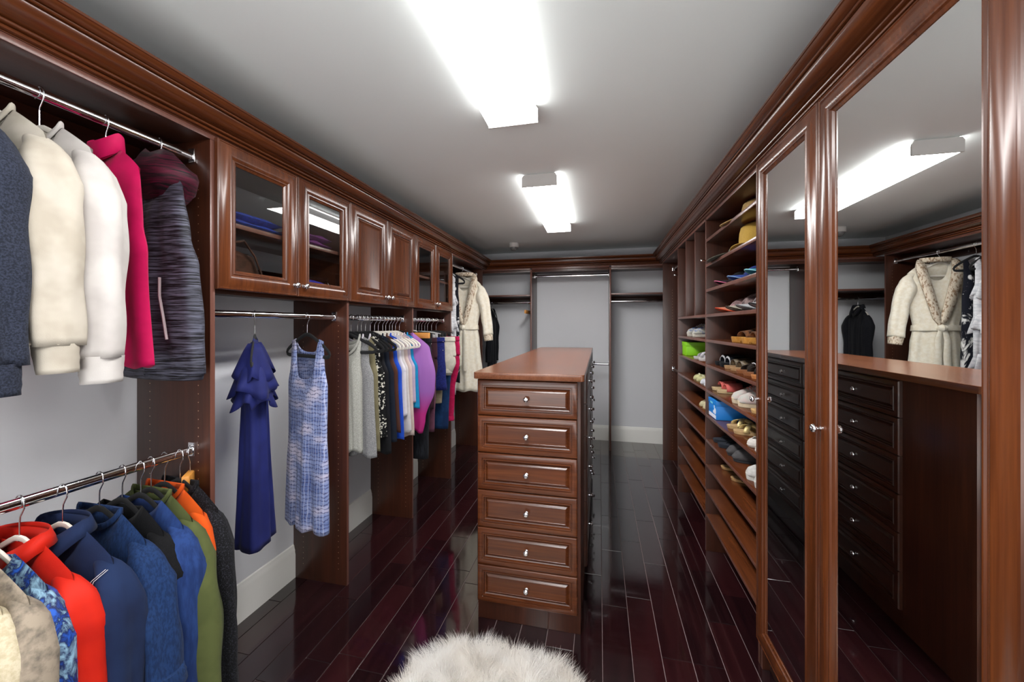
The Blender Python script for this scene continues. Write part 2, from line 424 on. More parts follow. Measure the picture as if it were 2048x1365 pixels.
hanging_unit('tall closet unit in the far left corner where the cream robe hangs', PY[3], 4.555, (2.135,), near=False)

def wall_cabinet(label, i0, solid):
    ya, yb = Dr[i0], Dr[i0 + 2]
    zb, zt = 1.643, 2.208
    th = Thing('wall_cabinet', label, 'cabinet', ((XWL + XL) / 2, (ya + yb) / 2, zb))
    a, b = ya + PT / 2 + .0006, yb - PT / 2 - .0006
    if i0 == 0: a = PY[0] + PT / 2 + .0006
    th.box('bottom_board', P['y'], XWL + .02, XL - .001, a, b, zb, zb + .019)
    th.box('shelf', W['y'], XWL + .02, XL - .012, a, b, 1.893, 1.912)
    th.box('back_rail', P['y'], XWL + .002, XWL + .018, a, b, zb, zb + .15)
    th.box('under_rail', P['y'], XL - .06, XL - .04, a, b, zb - .0195, zb - .0005)
    for k in (0, 1):
        w_ = DW - .004; y0 = Dr[i0 + k] + .002
        bm = bm_new()
        # front faces +X : u = -Y direction keeps the normal outwards
        panel_mesh(bm, (XL + .001, y0 + w_, zb - .005), (0, -1, 0), (0, 0, 1), (1, 0, 0), w_, zt - zb + .005, DOOR_LOOPS if solid else FRAME_LOOPS, centre=solid)
        d = th.part('door', bm, W['z'], sharp=28)
        if not solid:
            bm = bm_new(); box(bm, XL + .004, XL + .0075, y0 + .0773, y0 + w_ - .0773, zb + .0723, zt - .0775)
            th.part('glass_pane', bm, GLASS, parent=d, smooth=False)
        ky = y0 + (w_ - .026 if k == 0 else .026)
        bm = bm_new(); knob(bm, (XL + .022, ky, zb + .045), (1, 0, 0)); th.part('knob', bm, CHROME, parent=d)
wall_cabinet('wall cabinet with two glass doors nearest the viewer, folded sweaters inside', 0, False)
wall_cabinet('wall cabinet with two solid raised-panel doors between the glass-door cabinets', 2, True)
wall_cabinet('wall cabinet with two glass doors farthest along the left wall', 4, False)

# ------------------------------------------------------------------ back wall units
LX, RXD = -.832, .128     # dividers
def back_unit(label, xa, xb, panels, shelf, rods):
    th = Thing('hanging_unit', label, 'closet unit', ((xa + xb) / 2, (YF + YB) / 2, 0))
    for x in panels: th.box('side_panel', P['z'], x - PT / 2, x + PT / 2, YF, YB - .018, 0, TOPZ - .0195)
    a, b = xa + PT / 2 + .001, xb - PT / 2 - .001
    th.box('top_shelf', P['x'], a, b, YF, YB - .002, TOPZ - .019, TOPZ)
    th.box('valance', P['x'], a, b, YF + .002, YF + .02, 2.165, TOPZ - .0195)
    if shelf:
        th.box('shelf', P['x'], a, b, YF, YB - .002, 1.865, 1.884)
        th.box('back_rail', P['x'], a, b, YB - .018, YB - .002, 1.79, 1.864)
    for z in rods: rod(th, (a, 4.93, z), (b, 4.93, z), 'x')
back_unit('open closet unit in the back left corner with a high shelf and one dark garment', XWL, LX, (LX,), True, (1.80,))
back_unit('empty double hanging unit in the middle of the back wall, white wall behind', LX, RXD, (RXD,), False, (2.135, 1.015))
back_unit('empty closet unit in the back right corner with a high shelf and chrome rod', RXD, XWR, (), True, (1.80,))

# ------------------------------------------------------------------ right wall units
R1, R2, R3 = 2.779, 3.705, 4.545
RA = 1.905
kz = lambda k: 2.07 - .1655 * k
def rpanel(th, y, zb=0): return th.box('side_panel', P['z'], XR, XWR - .002, y - PT / 2, y + PT / 2, zb, TOPZ - .0195)
th = Thing('shoe_shelf_unit', 'shoe shelving unit beside the mirrored doors, hats and caps on its top shelves', 'shelving unit', ((XR + XWR) / 2, (RA + R1) / 2, 0))
rpanel(th, RA); rpanel(th, R1)
th.box('top_shelf', P['y'], XR, XWR - .002, RA - PT / 2, R1 + PT / 2, TOPZ - .019, TOPZ)
for k in range(12): th.box('shelf', W['y'], XR, XWR - .004, RA + PT / 2 + .0005, R1 - PT / 2 - .0005, kz(k) - .019, kz(k))
th.box('back_panel', P['z'], XWR - .0038, XWR - .0015, RA + PT / 2, R1 - PT / 2, .22, TOPZ - .02, bev=0)
th = Thing('shoe_shelf_unit', 'farther shoe shelving unit with three tall upright slots above and mostly empty shelves', 'shelving unit', ((XR + XWR) / 2, (R1 + R2) / 2, 0))
rpanel(th, R2)
th.box('top_shelf', P['y'], XR, XWR - .002, R1 - PT / 2 + .0005, R2 + PT / 2, TOPZ - .019, TOPZ)
for k in range(3, 12): th.box('shelf', W['y'], XR, XWR - .004, R1 + PT / 2 + .0005, R2 - PT / 2 - .0005, kz(k) - .019, kz(k))
for y in (3.085, 3.39): th.box('upright_divider', P['z'], XR + .002, XWR - .004, y - PT / 2, y + PT / 2, kz(3) + .0005, TOPZ - .0195)
th.box('back_panel', P['z'], XWR - .0038, XWR - .0015, R1 + PT / 2, R2 - PT / 2, .22, TOPZ - .02, bev=0)
def valet(th, y, z):
    bm = bm_new(); tube(bm, [(XR - .001, y, z), (XR - .020, y, z)], .006, 10); lathe(bm, [(.0001, -.034), (.009, -.034), (.011, -.030), (.011, -.022), (.006, -.020), (.0001, -.020)], (XR, y, z), 'x', 12)
    th.part('valet_hook', bm, CHROME)
valet(th, R2, 1.955); valet(th, R1 + .0, 1.934)
th = Thing('hanging_unit', 'empty double hanging unit beyond the shoe shelves on the right wall', 'closet unit', ((XR + XWR) / 2, (R2 + R3) / 2, 0))
rpanel(th, R3)
th.box('top_shelf', P['y'], XR, XWR - .002, R2 + PT / 2 + .0005, R3 + PT / 2, TOPZ - .019, TOPZ)
for z in (2.125, 1.015): rod(th, (.80, R2 + PT / 2 + .0005, z), (.80, R3 - PT / 2 - .0005, z), 'y')
holes(th, .79, R3 - PT / 2, -1, .1, 1.9, 'y')

# wardrobes with mirrored doors
def wardrobe(label, ya, yb, kside):
    zb, zt = .125, 2.212
    th = Thing('mirror_wardrobe', label, 'wardrobe', ((XR + XWR) / 2, (ya + yb) / 2, 0))
    a, b = ya + .001, yb - .001
    th.box('side_panel', P['z'], XR, XWR - .002, a, a + PT, 0, TOPZ - .0195)
    th.box('side_panel', P['z'], XR, XWR - .002, b - PT, b, 0, TOPZ - .0195)
    th.box('top_board', P['y'], XR, XWR - .002, a, b, TOPZ - .019, TOPZ)
    th.box('bottom_board', P['y'], XR, XWR - .004, a + PT + .0005, b - PT - .0005, .11, .129)
    th.box('toe_kick', P['y'], XR + .03, XR + .046, a + PT + .0005, b - PT - .0005, .001, .109)
    w_ = yb - ya - .005; bm = bm_new()
    panel_mesh(bm, (XR - .001, ya + .0025, zb), (0, 1, 0), (0, 0, 1), (-1, 0, 0), w_, zt - zb, FRAME_LOOPS, centre=False)
    d = th.part('mirror_door', bm, W['z'], sharp=28)
    bm = bm_new(); box(bm, XR - .009, XR - .0055, ya + .0025 + .0773, ya + .0025 + w_ - .0773, zb + .0777, zt - .0777)
    th.part('mirror_pane', bm, MIRROR, parent=d, smooth=False)
    bm = bm_new(); knob(bm, (XR - .022, yb - .03 if kside > 0 else ya + .03, 1.18), (-1, 0, 0)); th.part('knob', bm, CHROME, parent=d)
wardrobe('narrower wardrobe with a full-length mirrored door beside the shoe shelves', 1.402, 1.889, 1)
wardrobe('wider wardrobe with a full-length mirrored door nearest the viewer on the right', .792, 1.400, 1)
wardrobe('wardrobe with a mirrored door mostly beyond the right edge of the frame', .182, .790, -1)

# ------------------------------------------------------------------ dresser
DXa, DXb, DYa, DYb = -.607, -.088, 1.862, 4.105
th = Thing('dresser', 'long cherry island dresser with drawers on its front and side', 'dresser', ((DXa + DXb) / 2, (DYa + DYb) / 2, 0))
th.box('body', P['z'], DXa, DXb, DYa + .0205, DYb, .0, 1.2315)
bm = bm_new()
r_ = .02; o_ = [(-.618, DYa - .03), (-.068, DYa - .03), (-.068, DYb + .02), (-.618, DYb + .02)]
loops = []
def rr(x0, x1, y0, y1, r, z, ins):
    pts = []
    x0 += ins; x1 -= ins; y0 += ins; y1 -= ins
    for cx, cy, a0 in ((x1 - r, y0 + r, -90), (x1 - r, y1 - r, 0), (x0 + r, y1 - r, 90), (x0 + r, y0 + r, 180)):
        for k in range(6): a = math.radians(a0 + 18 * k); pts.append((cx + r * math.cos(a), cy + r * math.sin(a), z))
    return pts
rs = [ring(bm, rr(-.620, -.068, DYa - .028, DYb + .02, .02, z, i)) for z, i in ((1.232, .001), (1.2335, 0), (1.2625, 0), (1.264, .0015))]
for i in range(3): bridge(bm, rs[i], rs[i + 1])
cap(bm, rs[0][::-1]); cap(bm, rs[-1]); th.part('top', bm, TOPM)
zs = [.097, .286, .476, .666, .855, 1.043, 1.226]
for i in range(6):
    z0, z1 = zs[i] + .0015, zs[i + 1] - .0015
    bm = bm_new(); panel_mesh(bm, (DXa + .001, DYa + .0195, z0), (1, 0, 0), (0, 0, 1), (0, -1, 0), DXb - DXa - .016, z1 - z0, DR_LOOPS)
    d = th.part('drawer', bm, W['x'], sharp=28)
    bm = bm_new(); knob(bm, ((DXa + DXb) / 2 - .004, DYa + .003, (z0 + z1) / 2), (0, -1, 0)); th.part('knob', bm, CHROME, parent=d)
    for (ya, yb) in ((2.262, 3.168), (3.172, 4.078)):
        bm = bm_new(); panel_mesh(bm, (DXb + .0005, ya, z0), (0, 1, 0), (0, 0, 1), (1, 0, 0), yb - ya, z1 - z0, DR_LOOPS)
        d = th.part('drawer', bm, P['y'], sharp=28)
        for ky in (ya + .315, ya + .745) if ya < 3 else (ya + .285, ya + .71):
            bm = bm_new(); knob(bm, (DXb + .017, ky, (z0 + z1) / 2), (1, 0, 0)); th.part('knob', bm, CHROME, parent=d)

# ------------------------------------------------------------------ hangers
def hook_bm(top=0):
    bm = bm_new(); r = .0215
    pts = [(-r * math.cos(a), 0, r * math.sin(a) - .002) for a in [math.radians(x) for x in (-25, 5, 35, 65, 95, 125, 155, 180)]]
    pts += [(r * .9, 0, -.016), (r * .45, 0, -.028), (.002, 0, -.038), (0, 0, -.05), (0, 0, -.098)]
    tube(bm, pts, .0019, 6); return bm
def hanger_proto(kind):
    """origin at the centre of the rod; shoulders along local x"""
    t = Thing('clothes_hanger', 'x', 'hanger', local=True)
    t.part('hook', hook_bm(), STEEL, sharp=80)
    bm = bm_new()
    if kind in ('velvet', 'plastic'):
        rr_ = .0052 if kind == 'velvet' else .0062
        half = [(0, -.094), (.02, -.096), (.05, -.107), (.10, -.129), (.15, -.153), (.180, -.170), (.196, -.182), (.202, -.194), (.196, -.204), (.18, -.208)]
        pts = [(x, 0, z) for x, z in half] + [(x, 0, -.208) for x in (.1, 0, -.1)] + [(-x, 0, z) for x, z in half[:0:-1]]
        tube(bm, pts, rr_ * .75, 8, r2=rr_ * (1.9 if kind == 'velvet' else 1.3), closed=True)
        m = BLACKV if kind == 'velvet' else WHITEP
    elif kind == 'wood':
        pts = [(-.2, 0, -.175), (-.15, 0, -.15), (-.08, 0, -.122), (0, 0, -.104), (.08, 0, -.122), (.15, 0, -.15), (.2, 0, -.175)]
        tube(bm, pts, .007, 8, r2=[.008, .012, .014, .015, .014, .012, .008]); m = PINE
    elif kind == 'clamp':
        box(bm, -.19, .19, -.012, .012, -.150, -.105, bev=.004); m = PINE
    else:        # trouser hanger with a straight bar and clips
        tube(bm, [(-.17, 0, -.12), (-.1, 0, -.105), (0, 0, -.098), (.1, 0, -.105), (.17, 0, -.12)], .004, 6); m = BLACKV if kind == 'clipb' else GREYP
        for x in (-.13, .13): box(bm, x - .012, x + .012, -.009, .009, -.165, -.118, bev=.002)
    t.part('shoulder_bar' if kind not in ('clamp',) else 'clamp_bar', bm, m)
    return t.o
PROTO = {}
def hanger(kind, label, X, Y, Z, rot=0, group=None, cat='hanger', lean=0):
    if kind not in PROTO: PROTO[kind] = hanger_proto(kind); o = PROTO[kind]
    else: o = copy_tree(PROTO[kind])
    if 'group' in o: del o['group']
    o.location = (X, Y, Z); o.rotation_euler = (0, lean, math.radians(rot)); o['label'] = label; o['category'] = cat
    if group: o['group'] = group
    return o

# ------------------------------------------------------------------ garments
def lerp(a, b, t): return a + (b - a) * t
def curve(pts, z):
    """pts sorted from top to bottom: (z, value)"""
    if z >= pts[0][0]: return pts[0][1]
    for (z0, v0), (z1, v1) in zip(pts[:-1], pts[1:]):
        if z >= z1:
            t = (z0 - z) / (z0 - z1); t = t * t * (3 - 2 * t); return lerp(v0, v1, t)
    return pts[-1][1]
def torso(bm, width, depth, neckw=.075, zn=-.100, nf=.06, nb=.012, drop=.07, hem=-.75, hemc=0., folds=6, amp=.010, seed=0, nu=36, nv=30, open_front=0, power=2.2, flip=False, twist=0):
    """front (-y) and back (+y) panels of a hanging top or dress; returns nothing, fills bm"""
    rn = random.Random(seed); ph = [rn.uniform(0, 6.28) for _ in range(6)]
    Wt = width[0][1]
    for side in (-1, 1):
        g = []
        for j in range(nv + 1):
            v = (j / nv); row = []
            for i in range(nu + 1):
                u = -1 + 2 * i / nu; ax = abs(u) * Wt
                nd = nf if side < 0 else nb
                if ax < neckw: zt = zn - nd * max(0, 1 - (ax / neckw) ** power) ** .6
                else: zt = zn - ((ax - neckw) / max(.001, (Wt - neckw))) ** 1.15 * drop
                hz = hem - hemc * (1 - abs(u)) + .008 * math.sin(3 * u * PI + ph[0])
                z = lerp(zt, hz, v)
                x = u * curve(width, z)
                d = curve(depth, z) * (max(0, 1 - abs(u) ** 2.4)) ** .6
                topf = 1 - math.exp(-v * 22)
                if ax < neckw: topf = max(topf, .55 * (1 - (ax / neckw) ** 3))
                f = amp * (v ** .8) * (math.sin(u * folds * PI / 2 + ph[1] + side + 1.2 * math.sin(2.2 * v + ph[2])) + .5 * math.sin(u * folds * 1.1 * PI + ph[3] - 2 * v)) * (1 - abs(u) ** 4)
                x += .35 * amp * v * math.sin(u * folds * 1.4 + ph[4] + 3 * v)
                y = side * (d * topf) + f + twist * v * u
                row.append(bm.verts.new((x, y, z)))
            g.append(row)
        for j in range(nv):
            for i in range(nu):
                if open_front and side < 0 and abs(i + .5 - nu / 2) < open_front: continue
                bm.faces.new((g[j][i], g[j][i + 1], g[j + 1][i + 1], g[j + 1][i]))
    bmesh.ops.remove_doubles(bm, verts=bm.verts, dist=.0016)
def sleeve(bm, path, rad, amp=.009, seed=0, n=28, m=26, flat=.62, k=5):
    """path: points from the shoulder to the cuff; rad: radii at those points"""
    rn = random.Random(seed); ph = [rn.uniform(0, 6.28) for _ in range(4)]
    P_ = [Vector(p) for p in path]; L = [0]
    for a, b in zip(P_[:-1], P_[1:]): L.append(L[-1] + (b - a).length)
    rings = []
    def at(s):
        for i in range(len(P_) - 1):
            if s <= L[i + 1] or i == len(P_) - 2:
                t = (s - L[i]) / (L[i + 1] - L[i]); t = min(1, max(0, t)); return P_[i].lerp(P_[i + 1], t), lerp(rad[i], rad[i + 1], t)
    for j in range(m + 1):
        s = L[-1] * j / m; p, r = at(s); d = (at(min(L[-1], s + .03))[0] - at(max(0, s - .03))[0]).normalized()
        yv = Vector((0, 1, 0)); xv = yv.cross(d).normalized(); v = j / m
        pts = []
        for i in range(n):
            a = 2 * PI * i / n
            fo = math.sin(a * 3 + ph[0] + 1.6 * v) * .75 + math.sin(a * 5 + ph[2] - 2.2 * v) * .4 + math.sin(v * k * PI + ph[1] + 2.5 * math.cos(a + ph[3])) * .28
            rr2 = r + amp * fo * min(1, v * 3)
            pts.append(p + xv * math.cos(a) * rr2 + yv * math.sin(a) * rr2 * flat)
        rings.append(ring(bm, pts))
    for j in range(m): bridge(bm, rings[j], rings[j + 1])
    cap(bm, rings[0][::-1])
    return rings
def band(bm, width, neckw, zn, nf, nb, drop, h, r, n=40, flare=0.0, dy=.02, power=2.2, lift=0):
    """a rib or collar running round the neckline"""
    pts = []
    for k in range(n):
        a = 2 * PI * k / n; x = neckw * math.sin(a); side = -math.cos(a)
        nd = nf if side < 0 else nb
        z = zn - nd * max(0, 1 - (abs(x) / neckw) ** power) ** .6
        pts.append((x, dy * side, z))
    a = ring(bm, [(x, y, z - .004) for x, y, z in pts]); b = ring(bm, [(x * (1 + flare), y * (1 + flare * 2), z + h) for x, y, z in pts])
    c = ring(bm, [(x * (1 + flare) * .93, y * (1 + flare * 2) * .8, z + h * .96) for x, y, z in pts]); d = ring(bm, [(x * .93, y * .75, z - .004) for x, y, z in pts])
    bridge(bm, a, b); bridge(bm, b, c); bridge(bm, c, d)
def solid(o, t=.0024):
    m = o.modifiers.new('thickness', 'SOLIDIFY'); m.thickness = t; m.offset = 0; return o
def garment(name, label, cat, X, Y, Z, mat, rot=0, lean=0, group=None, width=None, depth=None, sleeves=None, srad=(.058, .055, .050, .042), slen=.62, sout=.03, sflat=1.0, cuff=None, cuffmat=None,
            collar=None, seed=1, collarmat=None, back_off=0, **k):
    t = Thing(name, label, cat, (X, Y, Z), 0, group, local=True)
    t.o.rotation_euler = (0, math.radians(lean), math.radians(rot))
    W_ = width or [(-.10, .182), (-.19, .188), (-.33, .184), (-.42, .190), (-.8, .205)]
    D_ = depth or [(-.10, .016), (-.2, .030), (-.4, .036), (-.8, .032)]
    bm = bm_new(); torso(bm, W_, D_, seed=seed, **k)
    body = solid(t.part('body', bm, mat, sharp=80))
    neckw, zn, nf, nb, drop = k.get('neckw', .075), k.get('zn', -.10), k.get('nf', .06), k.get('nb', .012), k.get('drop', .07)
    if sleeves:
        for s in (-1, 1):
            sd = seed * 7 + s
            sh = (s * (W_[0][1] - .012), 0, zn - drop * .95 - .035)
            w0 = W_[0][1]; zs = zn - drop
            path = [(s * (w0 - .05), 0, zs - .004), (s * (w0 - .016), 0, zs - .026), (s * (w0 + .004), -.002, zs - .058), (s * (w0 + .014), -.004, zs - .13), (s * (w0 + .018 + sout * .5), -.006, zs - slen * .5), (s * (w0 + .012 + sout), -.004 * s, zs - slen)]
            rad_ = (.012, .024, srad[0] * .66, srad[0], srad[2], srad[3])
            bm = bm_new(); sleeve(bm, path, rad_, seed=sd, flat=sflat)
            so = solid(t.part('sleeve', bm, mat, sharp=80), .002)
            if cuff:
                p = Vector(path[-1]); d = (p - Vector(path[-2])).normalized()
                bm = bm_new(); rc = srad[-1]
                if cuff == 'rib': sleeve(bm, [p - d * .004, p + d * .065], [rc * .98, rc * .86], amp=.002, seed=sd, m=6, flat=sflat)
                elif cuff == 'roll': sleeve(bm, [p - d * .045, p + d * .004], [rc * 1.16, rc * 1.2], amp=.004, seed=sd, m=6, flat=sflat)
                elif cuff == 'hem': sleeve(bm, [p - d * .028, p + d * .0015], [rc * 1.05, rc * 1.05], amp=.002, seed=sd, m=4, flat=sflat)
                else: sleeve(bm, [p - d * .005, p + d * .05], [rc * 1.04, rc * 1.0], amp=.002, seed=sd, m=5, flat=sflat)
                solid(t.part('cuff', bm, cuffmat or mat, parent=so, sharp=80), .002)
    if collar:
        bm = bm_new()
        cm = collarmat or mat
        if collar == 'crew': band(bm, W_, neckw * 1.03, zn + .002, nf, nb, drop, .014, .004, dy=.022)
        elif collar == 'turtle': band(bm, W_, neckw * .95, zn - .004, nf, nb, drop, .055, .004, dy=.036, flare=-.05)
        elif collar == 'shirt':
            band(bm, W_, neckw * 1.0, zn - .002, nf, nb, drop, .028, .004, dy=.036)
            n = 28; outr, inr = [], []
            for q in range(n + 1):
                a = -PI * .93 + 2 * PI * .93 * q / n; x = neckw * 1.02 * math.sin(a); y = .040 * math.cos(a)
                tip = (abs(a) / (PI * .93)) ** 5
                zz = zn + .027 - (nf * .75 * max(0, -math.cos(a)) ** 2)
                inr.append(bm.verts.new((x, y, zz))); outr.append(bm.verts.new((x * (1.14 + .4 * tip), y * 1.35 - .012 * tip, zz - .040 - .035 * tip)))
            bridge(bm, inr, outr, close=False)
        elif collar == 'hood':
            n = 16; prev = None
            for q in range(9):
                v = q / 8; zc = zn + .055 - .18 * v; ry = .05 + .055 * math.sin(PI * min(1, v * 1.1)); rx = .055 + .075 * math.sin(PI * min(1, v * 1.05)) ; yo = .02 + .02 * v
                r0 = ring(bm, [(rx * math.cos(2 * PI * i / n) * (1 + .06 * math.sin(5 * i + q)), yo - .02 + ry * .8 * math.sin(2 * PI * i / n), zc + .012 * math.sin(i * 2.2 + q)) for i in range(n)])
                if prev: bridge(bm, prev, r0)
                else: cap(bm, r0)
                prev = r0
            cap(bm, prev)
        co = t.part('hood' if collar == 'hood' else 'collar', bm, cm, parent=body, sharp=80)
        if collar != 'hood': solid(co, .003)
    return t
def stitch(t, parent, pts, mat, r=.0016):
    bm = bm_new(); tube(bm, pts, r, 5); return t.part('seam', bm, mat, parent=parent)

# fabrics
navyk = cloth('navy_knit', srgb(30, 34, 46), srgb(52, 58, 76), 260, bs=.6)
cream = cloth('cream_fleece', srgb(206, 198, 184), srgb(186, 177, 162), 8)
white_f = cloth('white_fleece', srgb(212, 207, 203), srgb(196, 190, 186), 8)
pink = cloth('hot_pink', srgb(222, 12, 96), srgb(200, 6, 84), 8, rough=.6)
space = cloth('space_dye', srgb(14, 12, 18), srgb(104, 106, 124), 9, (1.2, 1.2, 26), lo=.42, hi=.66, detail=6, rough=.55)
space2 = cloth('space_dye_maroon', srgb(12, 8, 12), srgb(96, 12, 46), 9, (1.2, 1.2, 20), lo=.40, hi=.70, detail=6, rough=.55)
crochet = cloth('crochet_cream', srgb(226, 214, 186), srgb(206, 192, 160), 90, bs=1)
taupe = cloth('taupe_lace', srgb(172, 158, 140), srgb(88, 82, 76), 30, lo=.42, hi=.72, detail=6)
blueprint = cloth('blue_print', srgb(44, 100, 206), srgb(20, 30, 80), 22, (1, 1, .6), lo=.34, hi=.62, c3=srgb(150, 190, 216), detail=5, dist=2, rough=.5)
red = cloth('red_crepe', srgb(216, 34, 8), srgb(198, 26, 6), 6, rough=.6)
navys = cloth('navy_shirting', srgb(28, 46, 84), srgb(22, 36, 70), 6)
denim = cloth('blue_denim', srgb(30, 58, 104), srgb(20, 42, 82), 180, (1, 1, .3), bs=.5)
blackk = cloth('black_boucle', srgb(5, 5, 6), srgb(16, 16, 20), 260, bs=1)
bluek = cloth('blue_knit', srgb(38, 66, 124), srgb(28, 50, 102), 60, (1, 1, .2))
olive = cloth('olive_jersey', srgb(92, 100, 56), srgb(80, 88, 48), 8)
orange = cloth('orange_jersey', srgb(228, 92, 20), srgb(214, 80, 14), 8)
speck = cloth('speckled_knit', srgb(8, 8, 12), srgb(64, 64, 74), 240, lo=.5, hi=.75, bs=.8)
STW = plain('white_thread', srgb(205, 200, 205), .7)

UZ, LZ, MZ = 2.135, 1.030, 1.547
HU = [('garment0', .60), ]
# upper row, nearest bay
def dressed(kind, what, Y, Z, rot=0, X=RX, group=None, sx=1):
    h = hanger(kind, '%s hanger inside the %s' % ({'velvet': 'black velvet', 'plastic': 'white plastic', 'wood': 'pale wooden', 'clipb': 'black clip', 'clipg': 'clear clip'}[kind], what), X, Y, Z, rot)
    h.scale = (sx, 1, 1); return h
FULL = dict(hem=-.72)
garment('sweatshirt', 'dark navy knit sweater at the far left edge of the upper rod', 'sweater', RX, .545, UZ, navyk, sleeves='long', slen=.555, cuff='rib', collar='crew', seed=2, hem=-.70, srad=(0.061, 0.051, 0.045, 0.037), rot=4)
dressed('velvet', 'dark navy knit sweater on the upper rod', .545, UZ, 4, sx=.8)
garment('sweatshirt', 'cream sweatshirt with ribbed cuffs next to the navy sweater on the upper rod', 'sweater', RX, .645, UZ, cream, sleeves='long', slen=.515, cuff='rib', collar='crew', seed=3, hem=-.68, srad=(0.061, 0.053, 0.048, 0.039), rot=3, open_front=0)
dressed('plastic', 'cream sweatshirt with ribbed cuffs', .645, UZ, 3, sx=.8)
garment('sweatshirt', 'white sweatshirt with wide sleeves and cuffs beside the pink top', 'sweater', RX, .735, UZ, white_f, sleeves='long', slen=.550, cuff='rib', collar='crew', seed=4, hem=-.70, srad=(0.065, 0.058, 0.058, 0.044), rot=2)
dressed('plastic', 'white sweatshirt beside the pink top', .735, UZ, 2, sx=.8)
garment('turtleneck_shirt', 'hot pink sleeveless turtleneck top on the upper rod', 'top', RX, .880, UZ, pink, collar='turtle', seed=5, hem=-.755, amp=.014, folds=4, neckw=.07, nf=.03,
        width=[(-.10, .175), (-.2, .165), (-.33, .175), (-.42, .2), (-.85, .235)], rot=-6)
dressed('plastic', 'hot pink turtleneck top', .880, UZ, -6, sx=.72)
t = garment('hooded_vest', 'black and maroon space-dyed hooded sports vest with pocket zip on the upper rod', 'vest', RX, 1.03, UZ, space, collar='hood', collarmat=space2, seed=6, hem=-.80, amp=.014, folds=5, neckw=.06, nf=.06,
        width=[(-.10, .150), (-.2, .135), (-.34, .165), (-.44, .21), (-.66, .235), (-.8, .25)], depth=[(-.1, .02), (-.3, .04), (-.6, .06), (-.8, .05)], rot=-10)
bd = [c for c in t.o.children if c.name.startswith('body')][0]
bm = bm_new(); tube(bm, [(.120, -.056, -.48), (.124, -.058, -.54), (.15, -.060, -.61), (.165, -.058, -.68)], .004, 6); t.part('pocket_zip', bm, plain('zip_grey', srgb(150, 135, 138), .5), parent=bd)
bm = bm_new(); sleeve(bm, [(0, 0, -.775), (0, 0, -.815)], [.235, .22], amp=.004, m=4, n=40, flat=.24); solid(t.part('elastic_hem', bm, space, parent=bd))
dressed('plastic', 'space-dyed hooded vest', 1.03, UZ, -10, sx=.6)

# lower row, nearest bay
LOW = [
 ('lace_cardigan', 'cream crochet cardigan at the left edge of the lower rod', 'cardigan', .572, crochet, dict(sleeves='long', collar='crew', srad=(0.054, 0.048, 0.041, 0.037)), 'plastic', 'cream crochet cardigan'),
 ('blouse', 'taupe lace blouse between the crochet cardigan and the blue print blouse', 'blouse', .612, taupe, dict(sleeves='long', srad=(0.058, 0.051, 0.044, 0.037), collar='crew'), 'plastic', 'taupe lace blouse'),
 ('blouse', 'blue watercolour print blouse beside the red shirt', 'blouse', .652, blueprint, dict(sleeves='long', srad=(0.061, 0.054, 0.048, 0.041)), 'plastic', 'blue watercolour blouse'),
 ('shirt', 'bright red shirt with a turned-down collar on the lower rod', 'shirt', .700, red, dict(sleeves='long', collar='shirt', cuff='hem', slen=.50, srad=(0.060, 0.053, 0.049, 0.045)), 'plastic', 'bright red collared shirt'),
 ('shirt', 'navy shirt with white double stitching and a collar beside the red shirt', 'shirt', .776, navys, dict(sleeves='long', collar='shirt', cuff='hem', slen=.58, srad=(0.060, 0.054, 0.048, 0.042)), 'plastic', 'navy shirt with white stitching'),
 ('denim_shirt', 'blue denim shirt with a rolled-up sleeve on the lower rod', 'shirt', .868, denim, dict(sleeves='long', collar='crew', cuff='roll', slen=.42, sout=.07, srad=(0.060, 0.053, 0.048, 0.042), nf=.05), 'velvet', 'blue denim shirt with rolled sleeves'),
 ('cardigan', 'fuzzy black cardigan between the denim shirt and the blue sweater', 'cardigan', .926, blackk, dict(sleeves='long', srad=(0.058, 0.049, 0.041, 0.034)), 'velvet', 'fuzzy black cardigan'),
 ('sweater', 'plain blue knit sweater between the black cardigan and the olive top', 'sweater', .966, bluek, dict(sleeves='long', srad=(0.058, 0.051, 0.044, 0.034), slen=.5), 'velvet', 'plain blue knit sweater'),
 ('sweatshirt', 'olive green sweatshirt with dropped shoulders on the lower rod', 'sweater', 1.006, olive, dict(sleeves='long', collar='crew', srad=(.066, .062, .064, .042), slen=.62, sout=.06), 'velvet', 'olive green sweatshirt'),
 ('long_sleeved_shirt', 'orange long-sleeved top just behind the olive sweatshirt', 'top', 1.052, orange, dict(sleeves='long', collar='crew', srad=(0.054, 0.048, 0.041, 0.034), slen=.5), 'velvet', 'orange long-sleeved top'),
 ('long_sleeved_shirt', 'black speckled glitter-knit top nearest the upright panel on the lower rod', 'top', 1.088, speck, dict(sleeves='long', collar='crew', srad=(.046, .042, .035, .029), slen=.62, sout=.05), 'velvet', 'black speckled knit top'),
]
